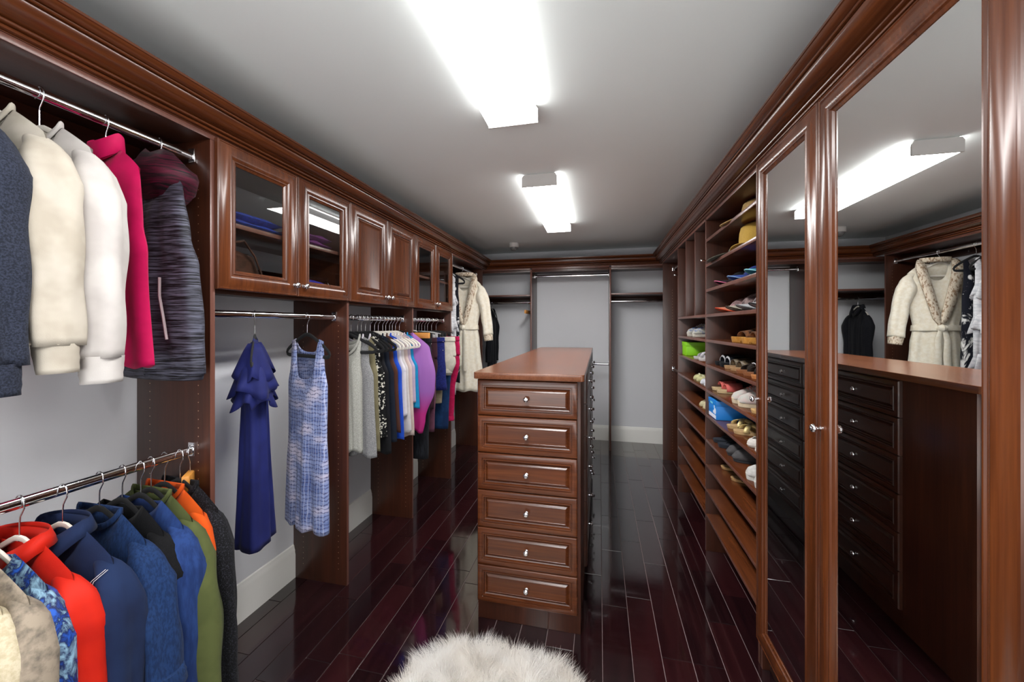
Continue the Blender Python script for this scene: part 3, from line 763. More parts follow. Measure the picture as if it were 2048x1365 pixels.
for i, (nm, lb, ct, y, mt, kw, hk, what) in enumerate(LOW):
    kw = dict(kw); kw.setdefault('nf', .055); kw.setdefault('neckw', .086 if hk == 'velvet' else .078)
    t = garment(nm, lb, ct, RX + .012 * math.sin(i * 2), y, LZ, mt, seed=20 + i, hem=-.72, rot=[4, 3, 3, 2, 1, 0, -3, -2, -2, -3, -4][i], amp=.008, **kw)
    if what.startswith('navy shirt'):
        sl = [c for c in t.o.children if c.name.startswith('sleeve')][1]
        for dz in (0, .012): stitch(t, sl, [(.210 + .055 * math.cos(a), .056 * math.sin(a) - .006, -.50 - dz) for a in [math.radians(q) for q in range(-170, 10, 20)]], STW, .0011)
        for dz in (0, .008): stitch(t, sl, [(.165 + dz, -.052, -.30), (.168 + dz, -.050, -.25), (.178 + dz, -.042, -.205), (.192 + dz, -.02, -.185)], STW, .0009)
    dressed(hk, what, y, LZ, [4, 3, 3, 2, 1, 0, -3, -2, -2, -3, -4][i], X=RX + .012 * math.sin(i * 2), sx=.78)
t = Thing('clothes_hanger', 'small wooden clamp hanger hanging empty at the panel end of the lower rod', 'hanger', (RX, 1.132, LZ), local=True); t.o.rotation_euler = (0, 0, math.radians(-52))
t.part('hook', hook_bm(), STEEL, sharp=80)
bm = bm_new(); box(bm, -.055, .055, -.012, .012, -.150, -.078, bev=.004); t.part('clamp_bar', bm, PINE)

# second bay: two dresses
navyd = cloth('royal_navy', srgb(30, 38, 104), srgb(24, 30, 90), 6, rough=.7)
def ruffle(bm, c, r0, r1, z0, z1, waves, seed, flat=.5, n=72, a0=0, a1=2 * PI):
    rn = random.Random(seed); ph = rn.uniform(0, 6)
    rs = []
    for j in range(6):
        v = j / 5; pts = []
        for i in range(n):
            a = a0 + (a1 - a0) * i / n
            wv = math.sin(waves * a + ph) * v
            r = lerp(r0, r1, v ** .8) * (1 + .16 * wv)
            pts.append((c[0] + r * math.cos(a), c[1] + r * flat * math.sin(a), lerp(z0, z1, v) + .022 * v * math.sin(waves * .5 * a + ph * 2)))
        rs.append(ring(bm, pts))
    for j in range(5): bridge(bm, rs[j], rs[j + 1])
t = garment('ruffled_dress', 'royal blue dress with tiered ruffled shoulders seen nearly edge-on', 'dress', RX, 1.408, MZ, navyd, rot=-47, seed=41, hem=-.99, hemc=.02, amp=.018, folds=5, neckw=.08, nf=.04,
            width=[(-.1, .12), (-.2, .11), (-.3, .10), (-.5, .095), (-.7, .105), (-1.1, .135)], depth=[(-.1, .018), (-.3, .038), (-.6, .042), (-1.1, .055)])
bm = bm_new()
for s_ in (-1, 1):
    cxs = s_ * .075
    for r0, r1, z0, z1, wv, sd in ((.02, .070, -.125, -.265, 5, 3), (.045, .085, -.215, -.335, 6, 5), (.045, .080, -.29, -.385, 7, 8)):
        ruffle(bm, (cxs, 0), r0, r1, z0, z1, wv, sd + s_, flat=.95)
solid(t.part('ruffle', bm, navyd, sharp=80))
dressed('velvet', 'royal blue ruffled dress, seen edge-on', 1.408, MZ, -47)
def print_dress():
    m, tr, b = new_mat('shell_print'); v = coords(tr, (1, 1, 1))
    wv = tr.nodes.new('ShaderNodeTexWave'); wv.bands_direction = 'Z'; wv.inputs['Scale'].default_value = 16; wv.inputs['Distortion'].default_value = 5; wv.inputs['Detail'].default_value = 3; wv.inputs['Detail Scale'].default_value = 2.5
    tr.links.new(v, wv.inputs['Vector'])
    wx = tr.nodes.new('ShaderNodeTexWave'); wx.bands_direction = 'X'; wx.inputs['Scale'].default_value = 20; wx.inputs['Distortion'].default_value = 3; wx.inputs['Detail'].default_value = 2
    tr.links.new(v, wx.inputs['Vector'])
    n = noise(tr, coords(tr, (2, 1, 4)), 3, 4)
    base = ramp(tr, n, [(.35, srgb(80, 98, 150)), (.5, srgb(126, 140, 184)), (.65, srgb(186, 180, 200))])
    c = mixc(tr, ramp(tr, wv.outputs['Fac'], [(.0, (.85,) * 3), (.28, (0, 0, 0))]), base, srgb(38, 44, 92))
    c = mixc(tr, ramp(tr, wx.outputs['Fac'], [(.0, (.5,) * 3), (.2, (0, 0, 0))]), c, srgb(196, 200, 222))
    tr.links.new(c, b.inputs['Base Color']); setp(b, rough=.7); return m
PRN = print_dress()
pd = dict(rot=-20, seed=44, hem=-1.09, amp=.010, folds=5, neckw=.105, nf=.21, nb=.07, drop=.012, zn=-.118, power=3.2, nv=44, nu=48,
          width=[(-.11, .152), (-.18, .150), (-.26, .152), (-.36, .178), (-.6, .172), (-.8, .185), (-1.2, .185)], depth=[(-.1, .02), (-.3, .035), (-.6, .04), (-1.1, .05)])
t = garment('sleeveless_dress', 'blue and lilac reptile-print sleeveless dress with a deep scoop neck', 'dress', RX, 1.722, MZ, PRN, **pd)
bd = [c for c in t.o.children if c.name.startswith('body')][0]
bm = bm_new(); box(bm, -.014, .014, .0205, .0222, -.212, -.192, bev=0); t.part('neck_tag', bm, BLACKV, parent=bd)
dressed('velvet', 'blue and lilac reptile-print dress', 1.722, MZ, -20)

# third bay: sleeveless tops
SL = dict(neckw=.10, nf=.12, nb=.05, drop=.02, zn=-.115, power=3)
SLW = [(-.11, .150), (-.18, .142), (-.27, .150), (-.36, .185), (-.9, .21)]
lgrey = cloth('light_grey_knit', srgb(192, 192, 184), srgb(168, 168, 160), 200)
hgrey = cloth('heather_grey', srgb(160, 160, 160), srgb(126, 126, 128), 200)
khaki = cloth('khaki_jersey', srgb(142, 134, 104), None, 10)
dots = cloth('black_white_beads', srgb(14, 14, 16), srgb(226, 222, 210), 60, lo=.55, hi=.58, detail=1)
blackj = cloth('black_jersey', srgb(15, 15, 18), srgb(24, 24, 30), 10)
dnavy = cloth('dark_navy', srgb(24, 32, 48), None, 10)
brown = cloth('brown_jersey', srgb(86, 52, 42), None, 10)
cobalt = cloth('cobalt', srgb(34, 84, 212), None, 10)
whitec = cloth('white_cotton', srgb(224, 220, 226), srgb(208, 203, 212), 8)
blush = cloth('blush', srgb(220, 200, 194), srgb(208, 186, 180), 8)
lilac = cloth('lilac_satin', srgb(196, 180, 206), None, 8)
turq = cloth('turquoise', srgb(30, 150, 204), srgb(24, 134, 190), 8)
def ombre():
    m, tr, b = new_mat('purple_ombre'); tc = tr.nodes.new('ShaderNodeTexCoord'); sp = tr.nodes.new('ShaderNodeSeparateXYZ'); tr.links.new(tc.outputs['Object'], sp.inputs[0])
    mr = tr.nodes.new('ShaderNodeMapRange'); mr.inputs[1].default_value = -.95; mr.inputs[2].default_value = -.1; tr.links.new(sp.outputs[2], mr.inputs[0])
    tr.links.new(ramp(tr, mr.outputs[0], [(0, srgb(150, 6, 86)), (.28, srgb(170, 26, 116)), (.48, srgb(140, 84, 160)), (1, srgb(156, 100, 172))]), b.inputs['Base Color']); setp(b, rough=.7); return m
T3 = [
 ('light grey sleeveless knit top nearest the viewer', 2.020, lgrey, -.80, 'velvet', 6, dict(width=[(-.11, .112), (-.18, .105), (-.27, .105), (-.36, .115), (-.9, .115)])),
 ('heather grey sleeveless top with pale armhole trim', 2.085, hgrey, -.83, 'velvet', -12, {}),
 ('khaki sleeveless top behind the heather grey one', 2.150, khaki, -.83, 'velvet', -8, dict(width=[(-.11, .14), (-.18, .13), (-.27, .14), (-.36, .16), (-.9, .175)])),
 ('black sleeveless top trimmed with white beads', 2.190, dots, -.74, 'velvet', -8, {}),
 ('plain black sleeveless top', 2.235, blackj, -.86, 'velvet', -8, {}),
 ('dark navy sleeveless top', 2.290, dnavy, -.80, 'velvet', -6, {}),
 ('brown sleeveless top', 2.340, brown, -.76, 'plastic', -5, {}),
 ('cobalt blue sleeveless top', 2.385, cobalt, -.82, 'plastic', -4, {}),
 ('white sleeveless blouse with soft gathers', 2.440, whitec, -.68, 'plastic', -4, dict(amp=.014, folds=9)),
 ('longer white sleeveless top', 2.480, cloth('warm_white', srgb(228, 222, 222), None, 8), -.80, 'plastic', -4, {}),
 ('blush pink sleeveless top', 2.530, blush, -.84, 'plastic', -3, dict(amp=.014)),
 ('lilac sleeveless top', 2.570, lilac, -.60, 'plastic', -2, {}),
 ('turquoise sleeveless top', 2.615, turq, -.66, 'plastic', -2, {}),
]
for i, (lb, y, mt, hem, hk, rot, kw) in enumerate(T3):
    kk = dict(SL); kk.update(kw)
    t = garment('sleeveless_shirt', lb + ', on the rod under the solid doors', 'top', RX, y, MZ, mt, rot=rot, seed=60 + i, hem=hem, width=kk.pop('width', SLW), amp=kk.pop('amp', .009), collar='crew', collarmat=whitec if 'heather' in lb else None, **kk)
    dressed(hk, lb, y, MZ, rot)
t = garment('draped_blouse', 'purple to magenta ombre batwing blouse at the end of the rod under the solid doors', 'blouse', RX + .03, 2.672, MZ, ombre(), rot=-2, seed=81, hem=-.86, hemc=-.05, neckw=.08, nf=.05, drop=.11,
            width=[(-.1, .20), (-.2, .225), (-.42, .27), (-.52, .265), (-.75, .19), (-.9, .165)], depth=[(-.1, .02), (-.4, .045), (-.9, .03)])
dressed('velvet', 'purple ombre batwing blouse', 2.672, MZ, -2)

# fourth bay: trousers, shorts, skirt
def trousers(name, label, cat, Y, mat, hem, w=.17, rot=0, hk='clipb', what='', legw=.085, Z=MZ, seed=1, skirt=False, studs=False, cuffm=None, top=-.155):
    t = Thing(name, label, cat, (RX, Y, Z), local=True); t.o.rotation_euler = (0, 0, math.radians(rot))
    bm = bm_new(); n = 28
    if skirt:
        sleeve(bm, [(0, 0, top), (0, 0, hem)], [w, w * 1.12], amp=.006, seed=seed, n=36, flat=.22, m=14)
        body = solid(t.part('skirt_panel', bm, mat, sharp=80))
    else:
        sleeve(bm, [(0, 0, top), (0, 0, top - .09), (0, 0, top - .17)], [w, w * 1.03, w * 1.04], amp=.004, seed=seed, n=36, flat=.25, m=8)
        body = solid(t.part('hip_panel', bm, mat, sharp=80))
        for s in (-1, 1):
            bm = bm_new(); sleeve(bm, [(s * w * .47, 0, top - .12), (s * w * .5, .004 * s, top - .24), (s * w * .46, 0, (top + hem) / 2 - .05), (s * w * .42, 0, hem)], [w * .52, w * .54, legw, legw * .9], amp=.005, seed=seed + s, flat=.45, m=20)
            lg = solid(t.part('trouser_leg', bm, mat, sharp=80))
            if cuffm:
                bm = bm_new(); sleeve(bm, [(s * w * .42, 0, hem + .04), (s * w * .42, 0, hem - .002)], [legw * .98, legw * .98], amp=.002, seed=seed, m=4, flat=.47); solid(t.part('turn_up', bm, cuffm, parent=lg))
    bm = bm_new(); sleeve(bm, [(0, 0, top + .004), (0, 0, top - .036)], [w * 1.02, w * 1.03], amp=.001, seed=seed, n=36, flat=.26, m=3); solid(t.part('waistband', bm, mat, parent=body))
    if studs:
        bm = bm_new()
        for k in range(6): lathe(bm, [(.0001, 0), (.008, 0), (.006, .004), (.0001, .005)], (w * .97, -.012, top - .03 - k * (top - hem - .04) / 5.2), 'x', 10)
        t.part('stud', bm, CHROME, parent=body, kind='stuff')
    hanger(hk, '%s hanger holding the %s' % ({'clipb': 'black clip', 'clipg': 'clear clip', 'clamp': 'pale wooden clamp'}[hk], what), RX, Y, Z, rot)
    return t
cord = cloth('black_cord', srgb(17, 18, 22), srgb(40, 42, 50), 120, (1, 1, .1), bs=.6)
maroon = cloth('maroon_knit', srgb(66, 36, 46), None, 20)
dusty = cloth('dusty_plum', srgb(122, 74, 96), None, 20)
denim2 = cloth('indigo_denim', srgb(34, 44, 120), srgb(24, 32, 92), 90, bs=.5)
denim3 = cloth('dark_denim', srgb(16, 42, 84), srgb(30, 66, 112), 14, (1, 1, .5), bs=.5)
wdenim = cloth('white_denim', srgb(222, 216, 200), None, 20)
beige = cloth('beige_twill', srgb(160, 146, 120), None, 20)
pinkd = cloth('fuchsia_denim', srgb(196, 20, 84), srgb(170, 14, 70), 20)
trousers('trousers', 'black corduroy trousers reaching lowest, first in the bay under the far glass doors', 'trousers', 2.86, cord, -1.12, what='black corduroy trousers', seed=3, w=.175)
trousers('trousers', 'maroon knit trousers behind the black corduroys', 'trousers', 2.95, maroon, -.74, what='maroon knit trousers', seed=5, w=.18)
trousers('trousers', 'dusty plum trousers half hidden behind the maroon pair', 'trousers', 3.00, dusty, -.94, what='dusty plum trousers', hk='clipg', seed=6, w=.15)
trousers('denim_skirt', 'indigo denim skirt with metal studs down its edge', 'skirt', 3.05, denim2, -.60, what='indigo studded skirt', hk='clipg', skirt=True, studs=True, seed=7, w=.20, rot=6)
trousers('shorts', 'beige turned-up shorts below the white shorts', 'shorts', 3.11, beige, -.72, what='beige shorts', seed=8, w=.18, cuffm=beige)
trousers('shorts', 'white denim shorts on a black clip hanger', 'shorts', 3.165, wdenim, -.47, what='white denim shorts', seed=9, w=.245, legw=.125, rot=8, cuffm=wdenim)
trousers('jeans', 'dark blue jeans between the white shorts and the fuchsia jeans', 'jeans', 3.25, denim3, -.98, what='dark blue jeans', seed=10, w=.19)
trousers('jeans', 'fuchsia cropped jeans with frayed hems', 'jeans', 3.35, pinkd, -.93, what='fuchsia cropped jeans', seed=11, w=.225, cuffm=pinkd)
hanger('clamp', 'pale wooden clamp hanger across the rod above the black trousers', RX, 2.80, MZ, 0)
hanger('plastic', 'white plastic hanger among the trouser hangers', RX, 2.90, MZ - .0, -4)

# robe bay
bwprint = cloth('black_white_print', srgb(236, 234, 232), srgb(16, 18, 30), 13, (1, 1, .35), lo=.40, hi=.46, detail=6, dist=1.5)
robe = cloth('robe_fleece', srgb(252, 246, 230), srgb(244, 234, 212), 40, bs=.8, sheen=.3)
sherpa = cloth('sherpa_trim', srgb(246, 232, 210), srgb(170, 140, 112), 80, (1, 1, .45), lo=.48, hi=.62, bs=1, detail=2)
whiter = cloth('white_ruffle', srgb(226, 226, 228), srgb(196, 198, 204), 30, (1, 1, 3))
RZ = 2.135
t = garment('ruffled_blouse', 'white layered ruffle dress first in the tall corner bay', 'dress', RX - .02, 3.60, RZ, whiter, seed=90, hem=-1.32, width=[(-.1, .115), (-.3, .11), (-.42, .12), (-1.4, .125)], neckw=.08, nf=.12, nb=.04, drop=.02, zn=-.115, power=3, amp=.02, folds=7)
bm = bm_new(); ruffle(bm, (0, 0), .10, .125, -.30, -.42, 12, 4, flat=.4); ruffle(bm, (0, 0), .11, .135, -.55, -.68, 12, 6, flat=.4); ruffle(bm, (0, 0), .11, .14, -.85, -.98, 12, 8, flat=.4)
solid(t.part('ruffle', bm, whiter, sharp=80))
dressed('velvet', 'white layered ruffle dress', 3.60, RZ, 0, sx=.62)
garment('sleeveless_dress', 'long black and white print sleeveless dress beside the cream robe', 'dress', RX - .02, 3.71, RZ, bwprint, seed=91, hem=-1.22, rot=-8, **{**pd, **dict(seed=91, hem=-1.28, rot=-8)} if False else dict(width=[(-.11, .115), (-.3, .11), (-.4, .12), (-1.3, .135)], depth=pd['depth'], neckw=.08, nf=.16, nb=.05, drop=.012, zn=-.118, power=3.2, amp=.014))
dressed('velvet', 'long black and white print dress', 3.71, RZ, -8, sx=.8)
t = garment('bathrobe', 'cream fleece bathrobe with patterned shawl collar, tied belt and trimmed cuffs', 'robe', RX + .03, 4.04, RZ, robe, rot=8, seed=95, hem=-1.36, hemc=0, neckw=.085, nf=.16, drop=.09, amp=.012, folds=5, zn=-.09,
            width=[(-.1, .185), (-.3, .19), (-.45, .18), (-.66, .15), (-.8, .17), (-1.4, .23)], depth=[(-.1, .03), (-.3, .05), (-.66, .055), (-1.4, .07)],
            sleeves='long', slen=.56, sout=.07, srad=(0.068, 0.061, 0.058, 0.054), cuff='rib', cuffmat=sherpa)
bd = [c for c in t.o.children if c.name.startswith('body')][0]
bm = bm_new()
for s in (-1, 1):
    inn, out = [], []
    for z, xi, xo, y in ((-.075, .07, .09, .045), (-.07, .095, .13, -.01), (-.12, .085, .155, -.045), (-.22, .07, .145, -.062), (-.34, .045, .115, -.068), (-.46, .02, .085, -.070), (-.58, -.005, .05, -.068), (-.64, -.02, .01, -.066)):
        inn.append(bm.verts.new((s * xi, y, z))); out.append(bm.verts.new((s * xo, y - .006, z)))
    for i in range(len(inn) - 1): bm.faces.new((inn[i], inn[i + 1], out[i + 1], out[i]))
cl = t.part('shawl_collar', bm, sherpa, sharp=80); m = solid(cl, .014)
bm = bm_new(); band(bm, None, .10, -.085, .0, .0, 0, .03, .004, dy=.05); solid(t.part('neck_collar', bm, sherpa), .01)
bm = bm_new(); sleeve(bm, [(0, 0, -.635), (0, 0, -.685)], [.157, .161], amp=.003, n=40, m=4, flat=.40); bl = solid(t.part('belt', bm, robe), .006)
bm = bm_new(); lathe(bm, [(.0001, -.034), (.022, -.026), (.034, 0), (.022, .026), (.0001, .034)], (0, -.085, -.66), 'x', 12); t.part('belt_knot', bm, robe, parent=bl)
for s, L in ((-1, .40), (1, .46)):
    bm = bm_new(); tube(bm, [(s * .012, -.09, -.67), (s * .03, -.094, -.76), (s * .028, -.092, -.9), (s * .035, -.098, -.67 - L)], [.014, .02, .024, .026], 8, r2=.006); t.part('belt_tail', bm, robe, parent=bl)
dressed('plastic', 'cream fleece bathrobe', 4.04, RZ, 8, sx=.8)
# back left unit
suit = cloth('charcoal_wool', srgb(22, 23, 28), srgb(32, 33, 40), 120)
t = garment('jacket', 'dark charcoal jacket hanging in the back left corner unit', 'jacket', -1.395, 4.93, 1.80, suit, rot=90, seed=97, hem=-.95, drop=.08, nf=.10, collar='shirt', sleeves='long', sout=-.02, slen=.6, srad=(0.054, 0.048, 0.041, 0.037),
            width=[(-.1, .16), (-.3, .155), (-.6, .15), (-1, .17)])
hanger('plastic', 'white plastic hanger inside the dark charcoal jacket', -1.395, 4.93, 1.80, 90)
hanger('clamp', 'small empty wooden clamp hanger on the back left rod', -.91, 4.93, 1.80, 90)

# ------------------------------------------------------------------ folded things behind the glass doors
def folded(name, label, cat, c, size, mat, seed=0, layers=2, lump=.006):
    t = Thing(name, label, cat, c, 0)
    rn = random.Random(seed); sx, sy, sz = size; h = sz / layers
    for L in range(layers):
        bm = bm_new(); nx, ny = 10, 14; top, bot = [], []
        ph = [rn.uniform(0, 6) for _ in range(4)]
        for g, sg in ((top, 1), (bot, -1)):
            for i in range(nx + 1):
                row = []
                for j in range(ny + 1):
                    u, v = -1 + 2 * i / nx, -1 + 2 * j / ny
                    e = (1 - abs(u) ** 5) * (1 - abs(v) ** 6); zz = sg * h * .5 * max(0, e) ** .45
                    if sg > 0: zz += lump * e * (math.sin(3 * u + ph[0]) * math.cos(4 * v + ph[1]) + .5 * math.sin(7 * v + ph[2]))
                    k = .97 + .03 * rn.random() if False else 1
                    row.append(bm.verts.new((c[0] + u * sx / 2 * k, c[1] + v * sy / 2 * k + .004 * math.sin(5 * u + L), c[2] + h * (L + .5) + zz)))
                g.append(row)
            for i in range(nx):
                for j in range(ny): bm.faces.new((g[i][j], g[i + 1][j], g[i + 1][j + 1], g[i][j + 1]))
        bmesh.ops.remove_doubles(bm, verts=bm.verts, dist=.0005)
        t.part('folded_layer', bm, mat, sharp=70)
    return t
bright_blue = cloth('bright_blue_towel', srgb(34, 70, 186), srgb(20, 44, 140), 60, bs=1)
folded('folded_sweater', 'bright blue folded sweater on the shelf behind the nearest glass door', 'sweater', (-1.56, 1.375, 1.9125), (.22, .30, .065), bright_blue, 1)
folded('folded_sweater', 'purple folded sweater on the shelf behind the second glass door', 'sweater', (-1.56, 1.74, 1.9125), (.22, .24, .07), cloth('plum_knit', srgb(128, 44, 128), srgb(98, 30, 100), 60, bs=.8), 2)
folded('folded_sweater', 'indigo folded sweater at the bottom behind the second glass door', 'sweater', (-1.55, 1.70, 1.6625), (.22, .20, .075), cloth('indigo_knit', srgb(52, 46, 170), srgb(34, 30, 130), 8), 3)
t = Thing('beaded_pouch', 'dark blue beaded pouch beside the indigo sweater behind the glass', 'pouch', (-1.5, 1.865, 1.6625))
bm = bm_new(); lathe(bm, [(.0001, 0), (.04, .001), (.048, .02), (.040, .045), (.015, .06), (.0001, .062)], t.off, n=16); t.part('pouch_body', bm, cloth('blue_beads', srgb(16, 20, 70), srgb(90, 90, 170), 180, lo=.5, hi=.66, bs=1))
bm = bm_new(); tube(bm, [(-1.5 + .02 * math.cos(a), 1.865, 1.715 + .03 * math.sin(a)) for a in [q * PI / 8 for q in range(9)]], .003, 6); t.part('pouch_loop', bm, CHROME)
t = Thing('handbag', 'slouchy brown suede handbag at the bottom behind the nearest glass door', 'handbag', (-1.53, 1.33, 1.6625))
sude = cloth('brown_suede', srgb(84, 52, 40), srgb(62, 38, 28), 30)
bm = bm_new(); rs = []
for q in range(8):
    v = q / 7; n = 22
    rs.append(ring(bm, [(-1.53 + (.075 - .05 * v) * math.cos(a) * (1 + .1 * math.sin(4 * a + q)), 1.33 + (.125 - .055 * v ** 2) * math.sin(a) * (1 + .06 * math.sin(5 * a + 2 * q)) + .03 * v * v, 1.664 + .145 * v + .012 * math.sin(2 * a + 3) * v) for a in [2 * PI * k / n for k in range(n)]]))
for i in range(7): bridge(bm, rs[i], rs[i + 1])
cap(bm, rs[0][::-1]); cap(bm, rs[-1]); t.part('bag_body', bm, sude, sharp=80)
bm = bm_new(); tube(bm, [(-1.49, 1.27, 1.79), (-1.475, 1.28, 1.84), (-1.47, 1.33, 1.86), (-1.475, 1.39, 1.80), (-1.46, 1.42, 1.70)], .009, 8, r2=.004); t.part('bag_strap', bm, sude)
bm = bm_new(); box(bm, -1.462, -1.447, 1.40, 1.45, 1.6645, 1.69, bev=.004); t.part('strap_tip', bm, plain('cream_leather', srgb(206, 184, 150), .5))

# ------------------------------------------------------------------ hats and caps
def hat(label, c, mat, rb, rc, hc, droop=.02, bandm=None, tilt=0, under=None, wav=.006, seed=0, name='sun_hat'):
    t = Thing(name, label, 'hat', c, 0)
    n = 40; bm = bm_new(); rs = []
    prof = [(.55, 0), (.7, 0), (.85, -.1), (1.0, -.35)]
    for f, dz in [(rc / rb, 0)] + [p for p in prof if p[0] > rc / rb]:
        rs.append(ring(bm, [(c[0] + rb * f * math.cos(a), c[1] + rb * f * math.sin(a), c[2] + .012 + droop * (1 - f) - droop * max(0, -math.cos(a)) * (f ** 3) + wav * f * math.sin(3 * a + seed) + tilt * f * math.sin(a)) for a in [2 * PI * k / n for k in range(n)]]))
    for i in range(len(rs) - 1): bridge(bm, rs[i], rs[i + 1])
    solid(t.part('brim', bm, mat, sharp=80), .003)
    bm = bm_new(); rs = []
    for f, hz in ((1, 0), (1.0, .3), (.97, .6), (.9, .85), (.72, .98), (.45, .96), (.15, .9), (.01, .88)):
        rs.append(ring(bm, [(c[0] + rc * f * math.cos(a), c[1] + rc * f * math.sin(a) * 1.08, c[2] + .012 + droop * .5 + hc * hz) for a in [2 * PI * k / n for k in range(n)]]))
    for i in range(len(rs) - 1): bridge(bm, rs[i], rs[i + 1])
    cr = t.part('crown', bm, mat, sharp=80)
    if bandm:
        bm = bm_new(); a_, b_ = [ring(bm, [(c[0] + (rc + .0025) * math.cos(a), c[1] + (rc * 1.08 + .0025) * math.sin(a), c[2] + z) for a in [2 * PI * k / n for k in range(n)]]) for z in (.022, .045)]; bridge(bm, a_, b_)
        t.part('hat_band', bm, bandm, parent=cr)
    return t
straw = cloth('straw', srgb(206, 172, 112), srgb(186, 150, 92), 300, rough=.7, bs=.8)
yel = cloth('yellow_straw', srgb(214, 176, 82), srgb(196, 156, 64), 300, rough=.7, bs=.8)
ogrey = cloth('olive_grey_felt', srgb(112, 114, 100), srgb(90, 94, 84), 60)
hat('natural straw sun hat with a wide brim on the top shoe shelf', (.862, 2.36, kz(0) + .0015), straw, .195, .088, .10, droop=.012, seed=1)
hat('flat olive-grey wide-brimmed hat under the yellow straw hat', (.845, 2.56, kz(1) + .0015), ogrey, .195, .08, .05, droop=.010, seed=2, name='felt_hat')
hat('golden yellow straw hat with a curled brim on the second shelf', (.835, 2.30, kz(1) + .012), yel, .135, .092, .115, droop=.008, seed=4, tilt=-.012)
def baseball_cap(label, c, cm, bmat, edge=None, h=.085):
    t = Thing('cap', label, 'cap', c, 0); n = 24
    bm = bm_new(); rs = []
    for q in range(7):
        a0 = q / 6 * PI / 2; r = .082 * math.cos(a0 * .98)
        rs.append(ring(bm, [(c[0] + .02 + r * 1.12 * math.cos(a), c[1] + r * math.sin(a), c[2] + .004 + h * math.sin(a0)) for a in [2 * PI * k / n for k in range(n)]]))
    for i in range(6): bridge(bm, rs[i], rs[i + 1])
    cap(bm, rs[0][::-1]); cap(bm, rs[-1]); cr = t.part('crown', bm, cm, sharp=70)
    bm = bm_new(); lathe(bm, [(.0001, 0), (.006, 0), (.005, .004), (.0001, .005)], (c[0] + .02, c[1], c[2] + h + .003), n=8); t.part('cap_button', bm, cm, parent=cr)
    bm = bm_new(); g = []; nj = 12
    for i in range(6):
        v = i / 5; row = []
        for j in range(nj + 1):
            u = -1 + 2 * j / nj; ln = .075 * math.sqrt(max(0, 1 - (abs(u) ** 2.6)))
            x = c[0] - .068 + .04 * (u * u) - ln * v; y = c[1] + u * .078 * (1 - .04 * v)
            row.append(bm.verts.new((x, y, c[2] + .006 + .030 * (1 - u * u) - .004 * v)))
        g.append(row)
    for i in range(5):
        for j in range(nj): bm.faces.new((g[i][j], g[i][j + 1], g[i + 1][j + 1], g[i + 1][j]))
    eg = [v.co.copy() for v in g[-1]]
    b = solid(t.part('bill', bm, bmat, sharp=80), .003)
    if edge:
        bm = bm_new(); tube(bm, eg, .0028, 6); t.part('bill_edging', bm, edge, parent=b)
    return t
cp = lambda n, *a, **k: cloth('cap_' + n, *a, **k)
Zc = kz(2) + .0015
baseball_cap('black cap with pink edging on its bill, on the third shelf', (.835, 2.575, Zc), cp('black', srgb(16, 16, 22)), cp('maroon', srgb(40, 10, 24)), cp('pink', srgb(226, 120, 156)))
baseball_cap('royal blue cap with a pale blue edged bill', (.835, 2.33, Zc), cp('royal', srgb(44, 72, 160), srgb(20, 26, 60), 60), cp('royal2', srgb(64, 96, 190)), cp('paleblue', srgb(140, 176, 226)))
baseball_cap('turquoise and navy cap beside the mirrored door on the third shelf', (.835, 2.07, Zc), cp('navy', srgb(14, 50, 100)), cp('cyan', srgb(60, 160, 196)), cp('cyan2', srgb(150, 220, 232)))
Zc = kz(3) + .0015
baseball_cap('pale cap with an orange-red edged bill on the fourth shelf', (.835, 2.555, Zc), cp('pinkish', srgb(190, 150, 150), srgb(120, 96, 96), 40), cp('coral', srgb(236, 150, 120)), cp('orange', srgb(230, 70, 30)))
baseball_cap('cream cap with a mottled brown crown and grey bill lining', (.84, 2.375, Zc), cp('camo', srgb(150, 128, 126), srgb(84, 66, 68), 26, lo=.45, hi=.55, detail=5), cp('creamb', srgb(214, 206, 188)), cp('dk', srgb(60, 50, 40)), h=.10)
baseball_cap('white cap with grey underside to its bill', (.84, 2.205, Zc), cp('camo2', srgb(160, 150, 150), srgb(70, 60, 64), 26, lo=.45, hi=.55, detail=5), cp('white', srgb(212, 212, 216)), cp('grey', srgb(130, 132, 134)), h=.10)
baseball_cap('white cap with a black patch on its bill beside the mirrored door', (.84, 2.03, Zc), cp('white2', srgb(206, 204, 206)), cp('white3', srgb(196, 196, 200)), cp('blk', srgb(24, 30, 34)), h=.095)

# ------------------------------------------------------------------ shoes: local x runs from the toe (-) to the heel (+)
def outline(L, Wd, n=28, inset=0):
    pts = []
    for k in range(n):
        a = 2 * PI * k / n; u = math.cos(a)
        wv = Wd / 2 * (1 + .10 * -u - .16 * math.exp(-((u - .25) / .45) ** 2))
        pts.append((u * (L / 2 - inset), math.copysign(abs(math.sin(a)) ** .85, math.sin(a)) * (wv - inset)))
    return pts
def sole(bm, L, Wd, z0, z1, heel=0, toe=0, inset=0):
    o = outline(L, Wd, inset=inset)
    zf = lambda x, z: z + heel * max(0, x / (L / 2)) ** 1.5 + toe * max(0, -x / (L / 2)) ** 3
    r = [ring(bm, [(x * s, y * s, (z0 if b == 0 else zf(x, z1) - (.003 if b == 1 else 0))) for x, y in o]) for s, b in ((.96, 0), (1, 1), (.985, 2))]
    bridge(bm, r[0], r[1]); bridge(bm, r[1], r[2]); cap(bm, r[0][::-1]); cap(bm, r[2])
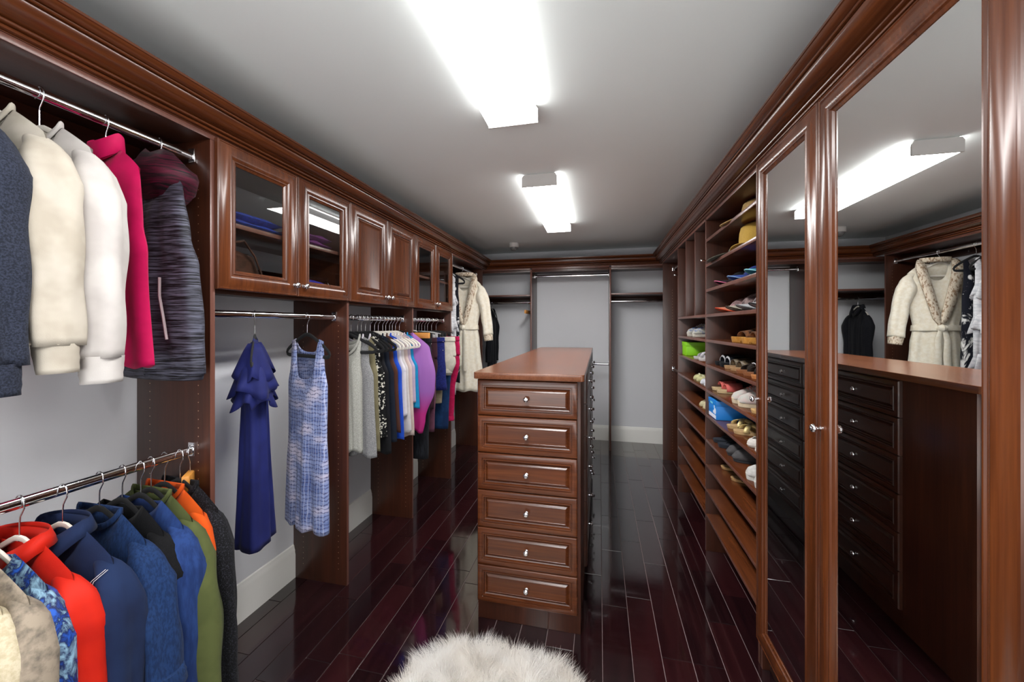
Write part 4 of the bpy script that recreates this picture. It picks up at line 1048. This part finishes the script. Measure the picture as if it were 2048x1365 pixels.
def strap(bm, xa, xb, Wd, z0, h, skew=0, thick=.004, n=12, ends=1.0):
    a = []
    for xx, s in ((xa, -1), ((xa + xb) / 2, 0), (xb, 1)):
        row = []
        for k in range(n + 1):
            t_ = PI * k / n; row.append(bm.verts.new((xx + skew * math.cos(t_), Wd / 2 * ends * math.cos(t_), z0 + (h * (1 + .12 * s)) * math.sin(t_) ** .8)))
        a.append(row)
    for i in range(2):
        for k in range(n): bm.faces.new((a[i][k], a[i][k + 1], a[i + 1][k + 1], a[i + 1][k]))
def shoe(kind, label, cat, loc, rot, sm, um, L=.24, Wd=.085, th=.016, group=None, ex=None, lace=None):
    t = Thing(kind, label, cat, loc, 0, group, local=True); t.o.rotation_euler = (0, 0, math.radians(rot))
    bm = bm_new()
    if kind in ('slide_sandal', 'strappy_sandal', 'flip_flop', 'cork_sandal', 'clog'):
        sole(bm, L, Wd, 0, th, heel=.006 if kind != 'cork_sandal' else .012, toe=.004); so = t.part('sole', bm, sm)
        if kind in ('cork_sandal',):
            bm = bm_new()
            for k in range(9): box(bm, -L * .42 + k * L * .1, -L * .42 + k * L * .1 + .012, -Wd * .48, -Wd * .38, -.0005, .010, bev=.002)
            t.part('tread', bm, sm, parent=so, kind='stuff')
        if kind == 'slide_sandal':
            bm = bm_new(); strap(bm, -L * .30, L * .08, Wd, th * .8, .046); solid(t.part('strap', bm, um, sharp=80), .004)
            if ex:
                bm = bm_new(); strap(bm, -L * .31, -L * .285, Wd * 1.02, th * .8, .0425); solid(t.part('strap_edging', bm, ex, sharp=80), .004)
        elif kind == 'cork_sandal':
            for a, b, hh in ((-L * .30, -L * .10, .040), (-L * .06, L * .12, .056)):
                bm = bm_new(); strap(bm, a, b, Wd, th * .8, hh); sp_ = solid(t.part('strap', bm, um, sharp=80), .004)
                bm = bm_new(); box(bm, (a + b) / 2 - .008, (a + b) / 2 + .008, -Wd * .47, -Wd * .40, th + hh * .62, th + hh * .72, bev=.001); t.part('buckle', bm, CHROME, parent=sp_)
        elif kind == 'strappy_sandal':
            for sk in (.035, -.035):
                bm = bm_new(); strap(bm, -L * .20, -L * .08, Wd, th * .8, .038, skew=sk); solid(t.part('strap', bm, um, sharp=80), .003)
            bm = bm_new(); strap(bm, L * .20, L * .26, Wd * .9, th, .055, skew=.0); solid(t.part('ankle_strap', bm, um, sharp=80), .003)
            if ex:
                bm = bm_new()
                for k in range(9):
                    a = PI * (k + .5) / 9; lathe(bm, [(.0001, -.005), (.005, -.003), (.006, 0), (.005, .003), (.0001, .005)], (-L * .14, Wd / 2 * math.cos(a), th + .040 * math.sin(a)), n=8)
                t.part('bead', bm, ex, kind='stuff')
        elif kind == 'flip_flop':
            for s in (-1, 1):
                bm = bm_new(); tube(bm, [(-L * .30, 0, th + .004), (-L * .26, 0, th + .016), (-L * .12, s * Wd * .28, th + .026), (L * .05, s * Wd * .44, th * .9)], [.003, .004, .006, .006], 6, r2=.0025); t.part('strap', bm, um)
        elif kind == 'clog':
            bm = bm_new(); rs = []
            for x, hh, ww in ((-.49, .012, .35), (-.40, .036, .78), (-.25, .050, .98), (-.08, .060, 1.0), (.03, .064, .98)):
                rs.append([bm.verts.new((x * L, Wd / 2 * ww * math.cos(PI * k / 12), th * .8 + hh * math.sin(PI * k / 12) ** .7)) for k in range(13)])
            for i in range(4): bridge(bm, rs[i], rs[i + 1], close=False)
            bm.faces.new(rs[0]); solid(t.part('upper', bm, um, sharp=80), .004)
    elif kind in ('sneaker', 'ballet_flat'):
        low = kind == 'ballet_flat'
        sole(bm, L, Wd, 0, .008 if low else .026, heel=.004, toe=.004); t.part('sole', bm, sm)
        z0 = .006 if low else .022; bm = bm_new(); rs = []
        st = ((-.47, .018, .42, 1), (-.42, .034, .74, 1), (-.30, .046, .95, 1), (-.15, .060, .97, 1), (-.02, .074, .92, .8), (.12, .082, .84, .55), (.30, .078, .76, .5), (.44, .074, .56, .5), (.485, .066, .3, .5)) if not low else \
             ((-.47, .018, .42, 1), (-.42, .030, .74, 1), (-.32, .036, .95, .9), (-.2, .034, .97, .45), (0, .030, .92, .3), (.2, .036, .84, .3), (.36, .044, .72, .35), (.46, .048, .5, .4), (.485, .046, .3, .5))
        for x, hh, ww, cl in st:       # cl: how far the section closes over the top
            row = []
            for s in (1, -1):
                ks = range(0, 8) if s == 1 else range(7, -1, -1)
                for k in ks:
                    a = PI / 2 * k / 7 * (cl if cl < 1 else 1)
                    y = s * Wd / 2 * ww * math.cos(a) ** .8 if cl == 1 else s * Wd / 2 * ww * (1 - .42 * (k / 7) ** 1.5)
                    z = z0 + hh * (math.sin(a) ** .8 if cl == 1 else (k / 7))
                    row.append(bm.verts.new((x * L, y, z)))
            rs.append(row)
        for i in range(len(rs) - 1):
            both = st[i][3] == 1 and st[i + 1][3] == 1
            for k in range(15):
                if k == 7 and not both: continue
                bm.faces.new((rs[i][k], rs[i][k + 1], rs[i + 1][k + 1], rs[i + 1][k]))
        bm.faces.new(rs[0]); bm.faces.new(rs[-1][::-1])
        up = solid(t.part('upper', bm, um, sharp=80), .003)
        if not low:
            bm = bm_new()
            for k in range(4): x = L * (-.17 + .055 * k); tube(bm, [(x, -.022, z0 + .052 + .006 * k), (x, 0, z0 + .064 + .006 * k), (x, .022, z0 + .052 + .006 * k)], .0028, 6)
            t.part('laces', bm, lace or STW)
            bm = bm_new(); box(bm, -L * .2, L * .06, -.016, .016, z0 + .050, z0 + .056, bev=.002); t.part('tongue', bm, um)
        elif ex:
            bm = bm_new(); tube(bm, [(-L * .30, -.02, z0 + .034), (-L * .32, 0, z0 + .040), (-L * .30, .02, z0 + .034)], .006, 6); t.part('toe_bow', bm, ex)
    return t
def pair(kind, what, cat, k, X, Y, dy, sm, um, rot=(0, 0), **kw):
    L = kw.get('L', .24)
    for s, r, wd in ((1, rot[0], 'farther'), (-1, rot[1], 'nearer')):
        shoe(kind, '%s, the %s one' % (what, wd), cat, (X + L / 2, Y + s * dy / 2, kz(k) + .0012), r, sm, um, **kw)
c_ = lambda n, *a, **k: cloth('shoe_' + n, *a, **k)
cork = c_('cork', srgb(196, 142, 66), srgb(178, 122, 50), 60); tan = c_('tan', srgb(186, 146, 104), None, 30); goldm = plain('shoe_gold', srgb(206, 186, 130), .35, metal=.3)
pair('cork_sandal', 'chunky cork sandal with bronze buckled straps on the fifth shelf', 'sandal', 4, .700, 2.22, .17, cork, c_('bronze', srgb(132, 84, 50), srgb(90, 60, 40), 60), L=.25, Wd=.10, th=.027, rot=(6, -4))
pair('slide_sandal', 'black white-edged slide at the far end of the sixth shelf', 'sandal', 5, .728, 2.66, .10, c_('black', srgb(16, 17, 22)), c_('black2', srgb(20, 22, 30)), ex=c_('white', srgb(196, 196, 200)), th=.022, rot=(3, 2), L=.23)
pair('slide_sandal', 'metallic grey slide sandal with tan footbed on the sixth shelf', 'sandal', 5, .722, 2.445, .11, tan, c_('pewter', srgb(120, 104, 80), srgb(60, 52, 44), 50, rough=.4), th=.016, rot=(3, 0))
pair('strappy_sandal', 'brown strappy sandal decorated with metal beads on the sixth shelf', 'sandal', 5, .714, 2.215, .11, c_('brownsole', srgb(150, 94, 58), None, 30), c_('darkstrap', srgb(44, 36, 32)), ex=CHROME, rot=(3, -4))
pair('flip_flop', 'orange-tan flip flop beside the mirrored door on the sixth shelf', 'sandal', 5, .712, 2.01, .09, c_('orange', srgb(204, 132, 74), None, 30), c_('orange2', srgb(170, 100, 56)), rot=(2, -2))
pair('slide_sandal', 'coral pink slide sandal with cream sole on the seventh shelf', 'sandal', 6, .716, 2.68, .105, c_('cream', srgb(216, 190, 146), None, 30), c_('coral', srgb(226, 110, 104)), rot=(0, 0), L=.24)
pair('sneaker', 'pale pink and white sneaker on the seventh shelf', 'sneaker', 6, .702, 2.255, .10, c_('creamsole', srgb(226, 208, 178), None, 30), c_('palepink', srgb(214, 190, 186), srgb(196, 196, 190), 20), lace=c_('coral_lace', srgb(222, 130, 120)), rot=(2, -2))
pair('flip_flop', 'light tan flip flop beside the mirrored door on the seventh shelf', 'sandal', 6, .712, 2.01, .09, c_('lighttan', srgb(222, 180, 120), None, 30), tan, rot=(0, 0))
pair('strappy_sandal', 'pale gold cross-strap sandal next to the blue box', 'sandal', 7, .712, 2.36, .12, c_('goldsole', srgb(206, 172, 124), None, 30), goldm, rot=(4, -2))
pair('ballet_flat', 'white pointed flat beside the mirrored door on the eighth shelf', 'shoe', 7, .700, 2.02, .10, c_('whitesole', srgb(222, 214, 204)), c_('whiteflat', srgb(226, 220, 214)), rot=(0, 0))
pair('flip_flop', 'dark slate thong sandal at the far end of the ninth shelf', 'sandal', 8, .716, 2.655, .11, c_('slate', srgb(42, 48, 58)), c_('slate2', srgb(26, 30, 38)), th=.02, rot=(4, 0))
pair('clog', 'charcoal grey clog in the middle of the ninth shelf', 'shoe', 8, .722, 2.40, .105, c_('grey', srgb(60, 60, 64)), c_('grey2', srgb(84, 82, 84)), th=.02, rot=(2, -3))
pair('sneaker', 'plain white sneaker beside the mirrored door on the ninth shelf', 'sneaker', 8, .700, 2.035, .105, c_('whites', srgb(220, 218, 212)), c_('whiteu', srgb(214, 212, 208)), rot=(0, 0))
pair('slide_sandal', 'tan and black slide sandal pushed back on the tenth shelf', 'sandal', 9, .76, 2.60, .20, c_('tansole', srgb(190, 150, 100), None, 30), c_('blk', srgb(20, 18, 18)), rot=(4, -4), th=.014)
pair('sneaker', 'blue and white running shoe with cream toe on the farther shelves', 'sneaker', 4, .735, 3.47, .22, c_('runsole', srgb(216, 212, 200)), c_('runblue', srgb(190, 190, 180), srgb(84, 108, 166), 14, lo=.46, hi=.56), rot=(10, 0), L=.25)
pair('strappy_sandal', 'white and grey strappy sandal in front of the green box', 'sandal', 5, .705, 3.10, .16, c_('wsole', srgb(210, 206, 206)), c_('wstrap', srgb(216, 214, 220)), rot=(0, -10))
pair('ballet_flat', 'pale yellow flat with a bow on the farther shelves', 'shoe', 6, .712, 3.17, .10, c_('yels', srgb(222, 208, 160)), c_('yelu', srgb(206, 202, 150)), ex=c_('bow', srgb(230, 226, 190)), rot=(0, 0))
pair('ballet_flat', 'white flat with blue trim beside the upright panel', 'shoe', 6, .705, 2.93, .10, c_('wf', srgb(220, 220, 222)), c_('wfu', srgb(216, 218, 226)), ex=c_('bow2', srgb(120, 140, 180)), rot=(0, 0))
pair('ballet_flat', 'cream and tan flat on the eighth farther shelf', 'shoe', 7, .705, 2.96, .10, c_('ct', srgb(190, 160, 110)), c_('ctu', srgb(206, 196, 160)), rot=(0, 0))
# boxes
t = Thing('shoe_box', 'blue cardboard shoe box with white printing on its end', 'box', (.87, 2.675, kz(7)))
bl = plain('blue_card', srgb(20, 122, 206), .45); z = kz(7) + .001
t.box('box_base', bl, .706, 1.03, 2.594, 2.758, z, z + .085, bev=.001)
t.box('lid', bl, .7035, 1.032, 2.5915, 2.7605, z + .0855, z + .116, bev=.001)
pw = plain('box_print_white', srgb(226, 228, 240), .5); pc = plain('box_print_cyan', srgb(120, 200, 226), .5)
bm = bm_new(); box(bm, .7050, .7059, 2.600, 2.750, z + .004, z + .026); t.part('printed_label', bm, pw, smooth=False)
bm = bm_new(); lathe(bm, [(.0001, -.0008), (.020, -.0008), (.020, 0), (.0001, 0)], (.7058, 2.618, z + .050), 'x', 16); lathe(bm, [(.0001, -.0008), (.010, -.0008), (.010, 0), (.0001, 0)], (.7058, 2.650, z + .042), 'x', 12); box(bm, .7050, .7059, 2.625, 2.640, z + .066, z + .084); t.part('printed_emblem', bm, pw, smooth=False)
bm = bm_new(); box(bm, .7026, .7034, 2.660, 2.715, z + .088, z + .100); t.part('printed_word', bm, pc, smooth=False)
t = Thing('shoe_box', 'lime green shoe box with a lid on the farther shelves', 'box', (.87, 3.60, kz(5)))
gr = plain('green_card', srgb(134, 206, 14), .5); z = kz(5) + .001
t.box('box_base', gr, .722, 1.03, 3.50, 3.665, z, z + .078, bev=.001)
t.box('lid', gr, .7195, 1.032, 3.4975, 3.6675, z + .0785, z + .112, bev=.001)

# ------------------------------------------------------------------ fur rug
t = Thing('fur_rug', 'fluffy white long-haired fur rug on the floor before the dresser', 'rug', (-.45, 1.30, 0))
rn = np.random.default_rng(5)
cx, cy, ax_, ay_ = -.415, 1.23, .395, .47
def inside(x, y): return (np.abs((x - cx) / ax_) ** 3.2 + np.abs((y - cy) / ay_) ** 3.2) < 1
bm = bm_new(); n = 48
def sup(k, f, z):
    a = 2 * PI * k / n; c0, s0 = math.cos(a), math.sin(a)
    return (cx + ax_ * f * math.copysign(abs(c0) ** .625, c0), cy + ay_ * f * math.copysign(abs(s0) ** .625, s0), z)
rs = [ring(bm, [sup(k, f, z) for k in range(n)]) for f, z in ((.98, .001), (1.0, .012), (.93, .035), (.75, .045), (.3, .048))]
for i in range(4): bridge(bm, rs[i], rs[i + 1])
cap(bm, rs[0][::-1]); cap(bm, rs[-1])
furm, ft, fb = new_mat('fur'); fn = noise(ft, coords(ft, (1, 1, 1)), 9, 3)
ft.links.new(ramp(ft, fn, [(.35, srgb(236, 230, 222)), (.6, srgb(248, 246, 243))]), fb.inputs['Base Color']); setp(fb, rough=.8, spec=.2)
fo_ = ft.nodes['Material Output']; fx = ft.nodes.new('ShaderNodeMixShader'); fx.inputs[0].default_value = .5; tl = ft.nodes.new('ShaderNodeBsdfTranslucent'); tl.inputs[0].default_value = (.95, .94, .92, 1)
ft.links.new(fb.outputs[0], fx.inputs[1]); ft.links.new(tl.outputs[0], fx.inputs[2]); ft.links.new(fx.outputs[0], fo_.inputs[0])
t.part('pelt', bm, furm)
N = 52000
px = rn.uniform(cx - ax_, cx + ax_, N * 2); py = rn.uniform(cy - ay_, cy + ay_, N * 2); ok = inside(px, py); px, py = px[ok][:N], py[ok][:N]; N = len(px)
e = (np.abs((px - cx) / ax_) ** 3.2 + np.abs((py - cy) / ay_) ** 3.2) ** (1 / 3.2)
base = .048 - .034 * np.clip((e - .75) / .25, 0, 1) ** 1.5 - .004
# clumps
cgx, cgy = np.sin(px * 31 + 3 * np.sin(py * 17)) , np.cos(py * 29 + 2.5 * np.sin(px * 23))
ln = rn.uniform(.035, .070, N) * (1 + .25 * cgx * cgy)
dirx = .55 * (px - cx) / ax_ * e ** 3 + .35 * cgx + rn.normal(0, .22, N)
diry = .55 * (py - cy) / ay_ * e ** 3 + .35 * cgy + rn.normal(0, .22, N) + .05
dz = np.full(N, .75); nr = np.sqrt(dirx ** 2 + diry ** 2 + dz ** 2); dirx /= nr; diry /= nr; dz = dz / nr
wa = rn.uniform(0, PI, N); wx, wy = np.cos(wa), np.sin(wa)
V = np.zeros((N, 5, 3)); hw = .00075
for q, (s_, f, wd) in enumerate(((0, 0, 1), (1, 0, 1), (0, .55, .8), (1, .55, .8), (0, 1, 0))):
    sg = (1 if s_ else -1) * wd * hw; bend = f * f * .35
    V[:, q, 0] = px + dirx * ln * f * (1 + bend) + wx * sg; V[:, q, 1] = py + diry * ln * f * (1 + bend) + wy * sg; V[:, q, 2] = np.maximum(.002, base + dz * ln * (f - .25 * f * f))
idx = (np.arange(N) * 5)[:, None]
F = [(np.concatenate([idx, idx + 1, idx + 3, idx + 2], 1)), (np.concatenate([idx + 2, idx + 3, idx + 4], 1))]
me = bpy.data.meshes.new('fur_pile'); me.vertices.add(N * 5); me.vertices.foreach_set('co', V.reshape(-1))
loops = np.concatenate([F[0].reshape(-1), F[1].reshape(-1)]); me.loops.add(len(loops)); me.loops.foreach_set('vertex_index', loops)
st = np.concatenate([np.arange(N) * 4, N * 4 + np.arange(N) * 3]); me.polygons.add(N * 2); me.polygons.foreach_set('loop_start', st)
me.update(calc_edges=True); me.validate(); me.materials.append(furm)
o = bpy.data.objects.new('fur_pile', me); C.objects.link(o); o['kind'] = 'stuff'; o.parent = t.o; o.location = (.45, -1.30, 0)
